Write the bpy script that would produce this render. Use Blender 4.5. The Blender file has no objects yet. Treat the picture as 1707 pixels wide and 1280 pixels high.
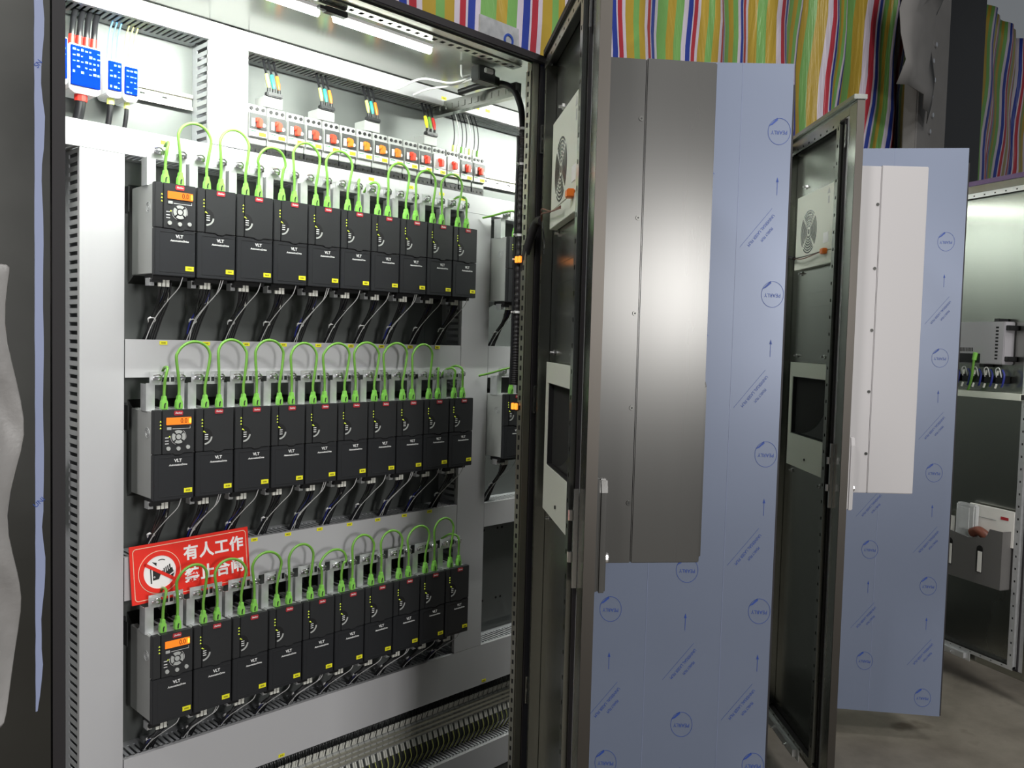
import bpy, bmesh, math, random
from mathutils import Vector, Matrix, Euler
random.seed(7)
S = bpy.context.scene
COL = S.collection
R = math.radians
# ------------------------------------------------------------------ camera
cam_d = bpy.data.cameras.new('camera'); cam = bpy.data.objects.new('camera', cam_d); COL.objects.link(cam)
CAM = Vector((-1.58774, -1.47715, 1.39767))
fw = Vector((0.71184626, 0.70048282, -0.05097767)); rt = Vector((0.70210847, -0.71158401, 0.02630387)); up = Vector((0.01784948, 0.05451617, 0.99835334))
cam.matrix_world = Matrix(((rt.x, up.x, -fw.x, CAM.x), (rt.y, up.y, -fw.y, CAM.y), (rt.z, up.z, -fw.z, CAM.z), (0, 0, 0, 1)))
cam_d.sensor_width = 36.0; cam_d.lens = 1423.325/1707*36.0; cam_d.clip_start = .02; cam_d.clip_end = 100
S.camera = cam
# ------------------------------------------------------------------ world, exposure
w = bpy.data.worlds.new('world'); S.world = w; w.use_nodes = True
w.node_tree.nodes['Background'].inputs[0].default_value = (.75, .8, .85, 1)
w.node_tree.nodes['Background'].inputs[1].default_value = .19
S.view_settings.view_transform = 'Standard'; S.view_settings.look = 'None'
S.view_settings.exposure = 0.0; S.view_settings.gamma = 1.0; S.view_settings.use_curve_mapping = False
# ------------------------------------------------------------------ unseen hall lamps and added fill lamps
def area(name, loc, target, size, energy, color=(1, 1, 1), size_y=None):
    d = bpy.data.lights.new(name, 'AREA'); d.energy = energy; d.color = color; d.size = size
    if size_y: d.shape = 'RECTANGLE'; d.size_y = size_y
    o = bpy.data.objects.new(name, d); COL.objects.link(o); o.location = loc
    o.rotation_euler = (Vector(target)-Vector(loc)).to_track_quat('-Z', 'Y').to_euler()
    return o
area('unseen_lamp', (-1.62, -4.3, 1.75), (-.5, 0, .8), .42, 70, (1, .98, .96), .7)
area('unseen_lamp', (-1.0, -4.9, 5.0), (.1, 0, .3),   .9, 142, (1, .985, .96))  # added fill, brightens the lower part of the near film door
area('unseen_lamp', (-5.0, -.95, 5.8), (1.3, -.3, 1.0), 1.2, 210, (1, .97, .95))
area('unseen_lamp', (1.0, -2.2, 5.6), (1.8, 1.0, 2.6), .9, 75, (1, .98, .95))  # added to brighten the tarpaulin
# ------------------------------------------------------------------ materials
MATS = {}
def mat(name, col, rough=.5, metal=0, emit=0, ecol=None, alpha=1, noise=0, nscale=8, aniso=None, bump=0, spec=.5, trans=0):
    m = bpy.data.materials.new(name); m.use_nodes = True; nt = m.node_tree; b = nt.nodes['Principled BSDF']
    b.inputs['Base Color'].default_value = (*col, 1); b.inputs['Roughness'].default_value = rough
    b.inputs['Metallic'].default_value = metal; b.inputs['Specular IOR Level'].default_value = spec
    if emit:
        b.inputs['Emission Color'].default_value = (*(ecol or col), 1); b.inputs['Emission Strength'].default_value = emit
    b.inputs['Alpha'].default_value = alpha
    if trans: b.inputs['Transmission Weight'].default_value = trans
    if noise:
        tc = nt.nodes.new('ShaderNodeTexCoord'); mp = nt.nodes.new('ShaderNodeMapping')
        n = nt.nodes.new('ShaderNodeTexNoise'); n.inputs['Scale'].default_value = nscale; n.inputs['Detail'].default_value = 5
        if aniso: mp.inputs['Scale'].default_value = aniso
        nt.links.new(tc.outputs['Object'], mp.inputs[0]); nt.links.new(mp.outputs[0], n.inputs['Vector'])
        r = nt.nodes.new('ShaderNodeMapRange'); r.inputs[3].default_value = max(0, rough-noise); r.inputs[4].default_value = rough+noise
        nt.links.new(n.outputs[0], r.inputs[0]); nt.links.new(r.outputs[0], b.inputs['Roughness'])
        mx = nt.nodes.new('ShaderNodeMix'); mx.data_type = 'RGBA'; mx.inputs['A'].default_value = (*[c*(1-noise) for c in col], 1); mx.inputs['B'].default_value = (*[min(1, c*(1+noise)) for c in col], 1)
        nt.links.new(n.outputs[0], mx.inputs['Factor']); nt.links.new(mx.outputs['Result'], b.inputs['Base Color'])
        if bump:
            bp = nt.nodes.new('ShaderNodeBump'); bp.inputs['Strength'].default_value = bump; bp.inputs['Distance'].default_value = .01
            nt.links.new(n.outputs[0], bp.inputs['Height']); nt.links.new(bp.outputs[0], b.inputs['Normal'])
    MATS[name] = m; return m
mat('steel', (.40, .41, .38), .24, 1, noise=.1, nscale=3, aniso=(1, 1, .35))
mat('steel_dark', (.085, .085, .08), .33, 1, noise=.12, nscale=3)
mat('steel_edge', (.085, .078, .07), .42, 1, noise=.1, nscale=3, aniso=(1, 1, .2))
mat('post_steel', (.34, .335, .29), .36, .9, noise=.08, nscale=5)
mat('galv', (.66, .67, .68), .38, .65, noise=.15, nscale=60)
mat('zinc', (.8, .8, .82), .25, 1)
mat('plate', (.13, .14, .135), .45, .3, noise=.06, nscale=5)
mat('duct', (.47, .47, .485), .5)
mat('duct_side', (.36, .37, .385), .55)
mat('paint_light', (.66, .68, .60), .45)
mat('unit_white', (.47, .455, .46), .42)
mat('unit_white_shaded', (.08, .079, .075), .27, .42, noise=.04, nscale=6, aniso=(1, 1, .1))  # same paint as unit_white, with shade put into a darker colour
mat('casing', (.50, .51, .50), .38, .3, noise=.08, nscale=10)
mat('black_plastic', (.024, .025, .027), .42)
mat('black_plastic2', (.021, .022, .025), .38)
mat('black', (.008, .008, .009), .5)
mat('rubber', (.012, .010, .012), .6)
mat('hole', (.003, .003, .003), .9)
mat('white', (.8, .8, .8), .4)
mat('white_ink', (.78, .78, .78), .5)
mat('yellow', (.85, .80, .02), .5)
mat('yellow_dot', (.7, .85, .08), .4, emit=.35)
mat('ink', (.12, .10, .02), .6)
mat('red_badge', (.42, .03, .04), .4)
mat('sign_red', (.85, .035, .022), .35)
mat('sign_cream', (.85, .62, .45), .4)
mat('sign_pink', (.85, .55, .6), .4)
mat('sign_white', (.95, .93, .93), .4)
mat('sign_black', (.02, .02, .02), .5)
mat('green_cable', (.15, .36, .05), .38)
mat('green_plug', (.24, .60, .10), .35)
mat('wire_black', (.012, .012, .014), .35)
mat('wire_blue', (.02, .03, .24), .4)
mat('wire_white', (.7, .7, .7), .4)
mat('wire_brown', (.16, .05, .03), .4)
mat('wire_yg', (.62, .66, .18), .4)
mat('wire_red', (.6, .03, .02), .4)
mat('sleeve', (.72, .72, .66), .5)
mat('tie', (.85, .85, .85), .35)
mat('lcd', (.45, .10, .01), .4, emit=.85, ecol=(1, .23, .015))
mat('lcd_spot', (1, .6, .05), .4, emit=1.6, ecol=(1, .55, .04))
mat('lcd_ink', (.06, .012, .0), .5)
mat('key', (.42, .43, .42), .4)
mat('orange', (.85, .20, .02), .4)
mat('orange_lit', (.95, .35, .05), .4, emit=1.2, ecol=(1, .3, .03))
mat('red_handle', (.75, .06, .03), .35)
mat('breaker', (.38, .39, .38), .4)
mat('breaker_dark', (.055, .06, .06), .4)
mat('spd_blue', (.0, .02, .36), .9, noise=0, spec=.05)
mat('spd_print', (.12, .32, .60), .5)
mat('teal', (.03, .45, .32), .4)
mat('rail_zinc', (.70, .68, .58), .35, .7)
mat('green_ink', (.03, .25, .08), .5)
mat('film', (.165, .196, .275), .38, .2, noise=.05, nscale=2.5)
mat('film_strip', (.26, .30, .46), .4)
mat('film_ink', (.02, .06, .30), .5)
mat('peel', (.25, .243, .238), .4, noise=.2, nscale=14, bump=.4)
mat('grey_box', (.34, .33, .35), .45)
mat('clear', (.82, .84, .85), .15, alpha=.42)
mat('paper', (.8, .78, .74), .6)
mat('pocket', (.16, .155, .15), .5, .3)
mat('mesh_dark', (.015, .015, .016), .25)
mat('lamp_white', (1, 1, 1), .4, emit=14, ecol=(.93, 1, .90))
mat('concrete_column', (.17, .165, .16), .8, noise=.15, nscale=6)
mat('dark_wall', (.02, .022, .024), .8)
mat('violet', (.16, .11, .22), .4, .5)
# floor
def floor_mat():
    m = bpy.data.materials.new('concrete'); m.use_nodes = True; nt = m.node_tree; b = nt.nodes['Principled BSDF']
    tc = nt.nodes.new('ShaderNodeTexCoord')
    n1 = nt.nodes.new('ShaderNodeTexNoise'); n1.inputs['Scale'].default_value = 3.2; n1.inputs['Detail'].default_value = 8; n1.inputs['Roughness'].default_value = .65
    n2 = nt.nodes.new('ShaderNodeTexNoise'); n2.inputs['Scale'].default_value = 3.2; n2.inputs['Detail'].default_value = 4
    r1 = nt.nodes.new('ShaderNodeValToRGB'); r1.color_ramp.elements[0].position = .3; r1.color_ramp.elements[0].color = (.10, .088, .07, 1); r1.color_ramp.elements[1].position = .72; r1.color_ramp.elements[1].color = (.22, .20, .165, 1)
    r2 = nt.nodes.new('ShaderNodeValToRGB'); r2.color_ramp.elements[0].position = .60; r2.color_ramp.elements[0].color = (1, 1, 1, 1); r2.color_ramp.elements[1].position = .66; r2.color_ramp.elements[1].color = (.38, .33, .28, 1)
    mx = nt.nodes.new('ShaderNodeMix'); mx.data_type = 'RGBA'; mx.blend_type = 'MULTIPLY'; mx.inputs['Factor'].default_value = 1
    for n in (n1, n2): nt.links.new(tc.outputs['Object'], n.inputs['Vector'])
    nt.links.new(n1.outputs[0], r1.inputs[0]); nt.links.new(n2.outputs[0], r2.inputs[0])
    nt.links.new(r1.outputs[0], mx.inputs['A']); nt.links.new(r2.outputs[0], mx.inputs['B'])
    nt.links.new(mx.outputs['Result'], b.inputs['Base Color']); b.inputs['Roughness'].default_value = .55
    bp = nt.nodes.new('ShaderNodeBump'); bp.inputs['Strength'].default_value = .15; nt.links.new(n1.outputs[0], bp.inputs['Height']); nt.links.new(bp.outputs[0], b.inputs['Normal'])
    MATS['concrete'] = m
floor_mat()
def tarp_mat():
    m = bpy.data.materials.new('tarp'); m.use_nodes = True; nt = m.node_tree; b = nt.nodes['Principled BSDF']
    uv = nt.nodes.new('ShaderNodeUVMap'); sp = nt.nodes.new('ShaderNodeSeparateXYZ'); nt.links.new(uv.outputs[0], sp.inputs[0])
    dv = nt.nodes.new('ShaderNodeMath'); dv.operation = 'DIVIDE'; dv.inputs[1].default_value = .64; nt.links.new(sp.outputs['X'], dv.inputs[0])
    fr = nt.nodes.new('ShaderNodeMath'); fr.operation = 'FRACT'; nt.links.new(dv.outputs[0], fr.inputs[0])
    cr = nt.nodes.new('ShaderNodeValToRGB'); cr.color_ramp.interpolation = 'CONSTANT'
    C = dict(W=(.50, .45, .52), B=(.025, .045, .26), R=(.36, .03, .045), Y=(.36, .25, .035), G=(.15, .32, .09))
    seq = 'W6 B8 W2 R8 W6 Y13 G9 Y10 W6 R7 W2 B7 W5 G13 Y9 G9'.split(); tot = sum(int(s[1:]) for s in seq); p = 0
    el = cr.color_ramp.elements; el.remove(el[1])
    for i, s in enumerate(seq):
        e = el[0] if i == 0 else el.new(p/tot)
        e.position = p/tot; e.color = (*C[s[0]], 1); p += int(s[1:])
    nt.links.new(fr.outputs[0], cr.inputs[0])
    nz = nt.nodes.new('ShaderNodeTexNoise'); nz.inputs['Scale'].default_value = 14; nz.inputs['Detail'].default_value = 5
    mr = nt.nodes.new('ShaderNodeMapRange'); mr.inputs[3].default_value = .75; mr.inputs[4].default_value = 1.2; nt.links.new(nz.outputs[0], mr.inputs[0])
    mx = nt.nodes.new('ShaderNodeMix'); mx.data_type = 'RGBA'; mx.blend_type = 'MULTIPLY'; mx.inputs['Factor'].default_value = 1
    nt.links.new(cr.outputs[0], mx.inputs['A']); nt.links.new(mr.outputs[0], mx.inputs['B']); nt.links.new(mx.outputs['Result'], b.inputs['Base Color'])
    b.inputs['Roughness'].default_value = .38
    bp = nt.nodes.new('ShaderNodeBump'); bp.inputs['Strength'].default_value = .6; bp.inputs['Distance'].default_value = .02
    nt.links.new(nz.outputs[0], bp.inputs['Height']); nt.links.new(bp.outputs[0], b.inputs['Normal'])
    MATS['tarp'] = m
tarp_mat()
# ------------------------------------------------------------------ mesh helpers
class MB:
    def __init__(s): s.v = []; s.f = []
    def add(s, vs, fs):
        k = len(s.v); s.v += [tuple(v) for v in vs]; s.f += [tuple(i+k for i in f) for f in fs]; return s
    def box(s, x0, x1, y0, y1, z0, z1):
        return s.add([(x0, y0, z0), (x1, y0, z0), (x1, y1, z0), (x0, y1, z0), (x0, y0, z1), (x1, y0, z1), (x1, y1, z1), (x0, y1, z1)],
                     [(0, 3, 2, 1), (4, 5, 6, 7), (0, 1, 5, 4), (1, 2, 6, 5), (2, 3, 7, 6), (3, 0, 4, 7)])
    def prism(s, poly, y0, y1):          # outline in x,z, extruded along y
        n = len(poly); vs = [(p[0], y0, p[1]) for p in poly]+[(p[0], y1, p[1]) for p in poly]
        a = sum(poly[i][0]*poly[(i+1) % n][1]-poly[(i+1) % n][0]*poly[i][1] for i in range(n))
        idx = list(range(n)) if a > 0 else list(range(n))[::-1]
        fs = [tuple(idx), tuple(i+n for i in idx[::-1])]
        for i in range(n):
            j = (i+1) % n
            fs.append((idx[j], idx[i], idx[i]+n, idx[j]+n))
        return s.add(vs, fs)
    def cyl(s, a, b, r, n=12, r2=None):
        return s.tube([a, b], r, n, r2=r2)
    def tube(s, pts, r, n=8, r2=None, radii=None):
        pts = [Vector(p) for p in pts]; m = len(pts); vs = []; u = None
        for i, p in enumerate(pts):
            d = (pts[min(i+1, m-1)]-pts[max(i-1, 0)]).normalized()
            if u is None: u = d.orthogonal().normalized()
            else: u = (u-d*u.dot(d)).normalized()
            q = d.cross(u)
            rr = radii[i] if radii else (r if r2 is None else r+(r2-r)*i/(m-1))
            for k in range(n):
                a = 2*math.pi*k/n; vs.append(p+u*math.cos(a)*rr+q*math.sin(a)*rr)
        fs = [tuple(range(n))[::-1], tuple((m-1)*n+k for k in range(n))]
        for i in range(m-1):
            for k in range(n):
                fs.append((i*n+k, i*n+(k+1) % n, (i+1)*n+(k+1) % n, (i+1)*n+k))
        return s.add(vs, fs)
    def ring(s, cx, cz, r0, r1, y0, y1, n=28, a0=0, a1=2*math.pi, sz=1):
        full = abs(a1-a0-2*math.pi) < 1e-6; m = n if full else n+1; vs = []
        for i in range(m):
            a = a0+(a1-a0)*i/n; c, q = math.cos(a), math.sin(a)
            for rr, y in ((r0, y0), (r1, y0), (r1, y1), (r0, y1)): vs.append((cx+rr*c, y, cz+rr*q*sz))
        fs = []
        for i in range(n):
            j = (i+1) % m
            for k in range(4):
                l = (k+1) % 4; fs.append((i*4+k, i*4+l, j*4+l, j*4+k))
        if not full: fs += [(0, 3, 2, 1), tuple((m-1)*4+k for k in range(4))]
        return s.add(vs, fs)
    def build(s, name, m, parent=None, bevel=0, smooth=False, seg=2):
        me = bpy.data.meshes.new(name)
        me.from_pydata(s.v, [], s.f); me.validate()
        if bevel:
            bm = bmesh.new(); bm.from_mesh(me)
            es = [e for e in bm.edges if len(e.link_faces) == 2 and e.calc_face_angle(0) > .6]
            bmesh.ops.bevel(bm, geom=es, offset=bevel, segments=seg, affect='EDGES', clamp_overlap=True)
            bm.to_mesh(me); bm.free()
        else:
            bm = bmesh.new(); bm.from_mesh(me); bmesh.ops.recalc_face_normals(bm, faces=bm.faces[:]); bm.to_mesh(me); bm.free()
        if smooth:
            for p in me.polygons: p.use_smooth = True
            me.set_sharp_from_angle(angle=R(50))
        me.materials.append(MATS[m] if isinstance(m, str) else m)
        o = bpy.data.objects.new(name, me); COL.objects.link(o)
        if parent: o.parent = parent
        return o
def bx(name, m, parent, *a, bevel=0): return MB().box(*a).build(name, m, parent, bevel)
def tag(o, label=None, cat=None, group=None, kind=None):
    if label: o['label'] = label
    if cat: o['category'] = cat
    if group: o['group'] = group
    if kind: o['kind'] = kind
    return o
def thing(name, loc, label, cat, group=None, rot=(0, 0, 0)):
    o = bpy.data.objects.new(name, None); COL.objects.link(o); o.location = loc; o.rotation_euler = rot; o.empty_display_size = .05
    return tag(o, label, cat, group)
KIDS = {}
def kids(o): return [c for c in bpy.data.objects if c.parent == o]
def copy_tree(o, parent=None):
    c = o.copy(); COL.objects.link(c)
    if parent: c.parent = parent
    if o not in KIDS: KIDS[o] = kids(o)
    for ch in KIDS[o]: copy_tree(ch, c)
    return c
TXT = {}
def text(name, body, size, m, parent, x, y, z, rot=(R(90), 0, 0), align='CENTER', shear=0, sx=1, offset=0, extrude=.0002):
    key = (body, size, align, shear, offset, m, extrude)
    if key not in TXT:
        c = bpy.data.curves.new('t', 'FONT'); c.body = body; c.size = size; c.align_x = align; c.align_y = 'CENTER'; c.shear = shear; c.offset = offset; c.extrude = extrude; c.resolution_u = 3
        o = bpy.data.objects.new('t', c); COL.objects.link(o); bpy.context.view_layer.update()
        me = bpy.data.meshes.new_from_object(o.evaluated_get(bpy.context.evaluated_depsgraph_get()))
        bpy.data.objects.remove(o); me.materials.clear(); me.materials.append(MATS[m]); TXT[key] = me
    o = bpy.data.objects.new(name, TXT[key]); COL.objects.link(o); o.location = (x, y, z); o.rotation_euler = rot; o.scale = (sx, 1, 1)
    if parent: o.parent = parent
    return o
def spline(P, n=8):
    P = [Vector(p) for p in P]; Q = [P[0]*2-P[1]]+P+[P[-1]*2-P[-2]]; out = []
    for i in range(1, len(Q)-2):
        a, b, c, d = Q[i-1:i+3]
        for k in range(n):
            t = k/n; out.append(.5*((2*b)+(c-a)*t+(2*a-5*b+4*c-d)*t*t+(3*b-a-3*c+d)*t**3))
    out.append(P[-1]); return out
ORD = 'first second third fourth fifth sixth seventh eighth ninth tenth eleventh twelfth thirteenth fourteenth fifteenth'.split()
ROWN = ['top', 'middle', 'bottom']
# ------------------------------------------------------------------ setting
tag(bx('floor', 'concrete', None, -8, 12, -8, 6, -.1, 0), kind='structure')
tag(bx('wall_back', 'dark_wall', None, -8, 12, 2.6, 2.8, 0, 7), kind='structure')
tag(bx('wall_left', 'dark_wall', None, -8.2, -8, -8, 2.8, 0, 7), kind='structure')
tag(bx('ceiling', 'dark_wall', None, -8, 12, -8, 2.8, 7, 7.1), kind='structure')
# ------------------------------------------------------------------ control cabinets
BAY = 1.254
def ladder(mb, x0, x1, y0, y1, z0, z1, axis, pitch=.025, hole=.011, side=.3):
    # perforated strip as real geometry: two long rails and rungs between punched holes
    if axis == 'z':
        if abs(y1-y0) > abs(x1-x0):
            d = (y1-y0)*side; mb.box(x0, x1, y0, y0+d, z0, z1); mb.box(x0, x1, y1-d, y1, z0, z1); z = z0
            while z < z1: mb.box(x0, x1, y0+d, y1-d, z, min(z1, z+pitch-hole)); z += pitch
        else:
            d = (x1-x0)*side; mb.box(x0, x0+d, y0, y1, z0, z1); mb.box(x1-d, x1, y0, y1, z0, z1); z = z0
            while z < z1: mb.box(x0+d, x1-d, y0, y1, z, min(z1, z+pitch-hole)); z += pitch
    else:
        if abs(y1-y0) > abs(z1-z0):
            d = (y1-y0)*side; mb.box(x0, x1, y0, y0+d, z0, z1); mb.box(x0, x1, y1-d, y1, z0, z1); x = x0
            while x < x1: mb.box(x, min(x1, x+pitch-hole), y0+d, y1-d, z0, z1); x += pitch
        else:
            d = (z1-z0)*side; mb.box(x0, x1, y0, y1, z0, z0+d); mb.box(x0, x1, y0, y1, z1-d, z1); x = x0
            while x < x1: mb.box(x, min(x1, x+pitch-hole), y0, y1, z0+d, z1-d); x += pitch
def cabinet(hx, label, first=False):
    c = thing('control_cabinet', (hx, 0, 0), label, 'cabinet', 'row of steel control cabinets')
    xl = -BAY
    p = MB().box(-.046, -.020, -.001, .016, .06, 2.09)
    p.build('frame_post', 'post_steel', c, .002)
    bx('frame_post', 'steel', c, xl+.052, xl+.135, .004, .05, .06, 2.09, bevel=.002)
    m = MB(); ladder(m, -.0490, -.0475, .0005, .0165, .06, 2.06, 'z', .025, .012); m.build('perforated_strip', 'post_steel', c)
    bx('strip_backing', 'black', c, -.0472, -.0464, .0005, .0165, .06, 2.06)
    # top front rail with punched strip
    bx('top_rail', 'steel', c, xl+.01, .006, .0, .03, 2.078, 2.094)
    m = MB(); ladder(m, xl+.14, -.05, .031, .062, 2.0745, 2.077, 'x', .025, .011); m.build('perforated_strip', 'steel', c)
    bx('strip_backing', 'black', c, xl+.14, -.05, .032, .062, 2.079, 2.086)
    bx('roof_panel', 'steel', c, xl+.005, .005, .03, .62, 2.0865, 2.098)
    bx('gasket', 'rubber', c, xl+.01, .004, -.014, -.0005, 2.082, 2.1005, bevel=.002)
    bx('gasket', 'rubber', c, -.0195, .008, -.004, .016, .06, 2.081)
    bx('gasket', 'rubber', c, xl+.121, xl+.1365, -.014, .003, .06, 2.081)
    bx('base_plinth', 'black', c, xl+.005, .005, .03, .60, .001, .06)
    bx('bottom_panel', 'steel_dark', c, xl+.005, .005, .012, .60, .061, .066)
    bx('back_panel', 'steel_dark', c, xl+.005, .005, .60, .615, .066, 2.086)
    # cross rail at the right inside the roof corner
    for yy in (0,):
        q = MB(); q.box(-.02, .0, .08, .44, 2.02, 2.055)
        for k in range(13): q.box(-.0215, -.020, .09+k*.026, .104+k*.026, 2.03, 2.045)
        q.build('depth_rail', 'steel', c)
    if first: bx('mounting_plate', 'plate', c, -1.14, .0025, .45, .455, .07, 2.084)
    else: bx('mounting_plate', 'plate', c, xl+.0035, -.04, .45, .455, .07, 2.084)
    lp = MB().prism([(-.19, 2.099), (-.055, 2.099), (-.06, 2.165), (-.19, 2.165)], .035, .041).build('lifting_plate', 'galv', c)
    MB().ring(-.095, 2.128, .011, .0165, .033, .0348, 20).build('lifting_hole_rim', 'film_ink', lp)
    return c
cabinet(0, 'open stainless control cabinet with rows of black drives, leftmost of the cabinets', True)
cabinet(BAY, 'middle control cabinet hidden behind the large blue film covered door')
cabinet(2*BAY, 'far control cabinet behind the second blue film door')
# ------------------------------------------------------------------ LED lamps in the cabinet tops
def led(x0, x1, label, energy):
    t = thing('led_lamp', (x0, .085, 2.064), label, 'lamp', 'LED strip lamps under the cabinet roofs')
    L = x1-x0
    MB().box(0, L, -.012, .012, .003, .0095).build('housing', 'white', t)
    MB().tube([(0, 0, -.002), (L, 0, -.002)], .0075, 10).build('diffuser', 'lamp_white', t, smooth=True)
    d = bpy.data.lights.new('led_light', 'AREA'); d.shape = 'RECTANGLE'; d.size = L; d.size_y = .02; d.energy = energy; d.color = (.95, 1, .92)
    o = bpy.data.objects.new('led_light', d); COL.objects.link(o); o.parent = t; o.location = (L/2, .0, -.0105); o.rotation_euler = (R(74), 0, 0)
    return t
led(-1.09, -.60, 'bright white LED strip lamp under the roof at the left of the open cabinet', 17)
led(-.56, -.30, 'shorter LED strip lamp right of the black clip under the open cabinet roof', 4.5)
led(BAY*1-1.05, BAY-.25, 'LED strip lamp inside the roof of the middle cabinet, behind the first blue door', 18)
led(BAY*2-1.05, BAY*2-.15, 'LED strip lamp inside the roof of the far cabinet, behind the second blue door', 42)
lc = thing('lamp_bracket', (-.5, .086, 2.066), 'black clip holding the LED strip lamp under the cabinet roof', 'bracket')
bx('clip', 'black', lc, -.10, -.045, -.03, -.0125, -.006, .006, bevel=.002); bx('screw_tab', 'black', lc, -.112, -.10, -.027, -.016, -.003, .004)
# ------------------------------------------------------------------ wiring ducts
def marker(parent, x, y, z, wd=.017, h=.008, label=True):
    o = bx('marker_label', 'yellow', parent, x-wd/2, x+wd/2, y-.0008, y-.0001, z-h/2, z+h/2)
    k = MB()
    for i in range(4):
        k.box(x-wd*.26+i*wd*.14, x-wd*.26+i*wd*.14+wd*.08, y-.0012, y-.0009, z-h*.18, z+h*.18)
    k.build('printed_code', 'ink', o); return o
def duct(x0, x1, z0, z1, label, vertical=False, markers=(), pitch=.0125, yf=.36, yb=.4495, top=True, bottom=True, frac=.45):
    if vertical: L = z1-z0; H = x1-x0; t = thing('wiring_duct', (x1, yf, z0), label, 'duct', rot=(0, R(-90), 0))
    else: L = x1-x0; H = z1-z0; t = thing('wiring_duct', (x0, yf, z0), label, 'duct')
    D = yb-yf
    c = MB().box(0, L, 0, .0022, 0, H).box(0, L, .0022, .011, 0, .0018).box(0, L, .0022, .011, H-.0018, H); c.build('cover', 'duct', t)
    for on, z in ((bottom, .0019), (top, H-.0038)):
        s = MB()
        if on:
            s.box(0, L, D-.022, D, z, z+.0019); x = 0
            while x < L: s.box(x, min(L, x+pitch*(1-frac)), .0115, D-.022, z, z+.0019); x += pitch
            s.box(0, L, .0115, .018, z, z+.0019)
        else: s.box(0, L, .0115, D, z, z+.0019)
        s.build('slotted_side', 'duct_side', t)
    bx('base', 'duct_side', t, 0, L, D-.002, D-.0001, .004, H-.004)
    for mx_, mz in markers: marker(t, mx_-x0, -.0001, mz-z0)
    return t
XR = .60
duct(-1.1, -.702, 2.0445, 2.084, 'short slotted grey wiring duct at the top left above the blue surge protectors', top=False)
duct(-.606, XR, 2.0425, 2.084, 'long slotted wiring duct under the roof above the row of motor breakers', top=False, markers=[(-.02+i*.042, 2.063) for i in range(5)])
duct(-.700, -.608, 1.818, 2.084, 'short upright slotted duct between the surge protectors and the breakers', True, pitch=.018)
duct(-1.1, XR, 1.763, 1.816, 'long horizontal duct between the breakers and the top row of drives', markers=[(-.80, 1.80), (-.26, 1.805), (-.13, 1.803), (-.02, 1.8), (.06, 1.797), (.24, 1.781)])
duct(-.971, -.883, .08, 1.762, 'tall upright pale grey duct along the left side of the cabinet', True, pitch=.018)
duct(.066, .1735, .4745, 1.762, 'tall upright grey duct to the right of the ten drive columns', True, pitch=.018)
mk1 = [(-.80+i*.097, 1.3765-.004) for i in range(9)]
duct(-.881, .064, 1.298, 1.379, 'horizontal duct between the top and middle rows of drives', markers=mk1)
duct(.175, XR, 1.285, 1.379, 'short horizontal duct right of the tall duct, between the two side drives', markers=[(.285, 1.372)])
duct(-.881, .064, .821, .915, 'horizontal duct between the middle and bottom rows of drives, behind the red sign', markers=[(-.76+i*.09, .909) for i in range(9)])
duct(.175, XR, .835, .907, 'short horizontal duct under the lower side drive')
duct(-.881, XR, .350, .4735, 'wide horizontal duct under the bottom row of drives', markers=[(-.5, .357), (.19, .36)])
duct(-.881, XR, .068, .155, 'lowest horizontal duct under the terminal strip')
pl = thing('cover_panel', (.18, .4385, .475), 'plain grey perforated cover plate at the lower right of the mounting plate', 'panel')
q = MB().box(0, .4, 0, .004, .03, .355); q.build('sheet', 'plate', pl)
for hz in (.345, .12):
    for hx_ in (.05, .07, .13, .15):
        MB().cyl((hx_, -.0006, hz-.02), (hx_, 0, hz-.02), .004, 10).build('hole', 'hole', pl)
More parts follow.
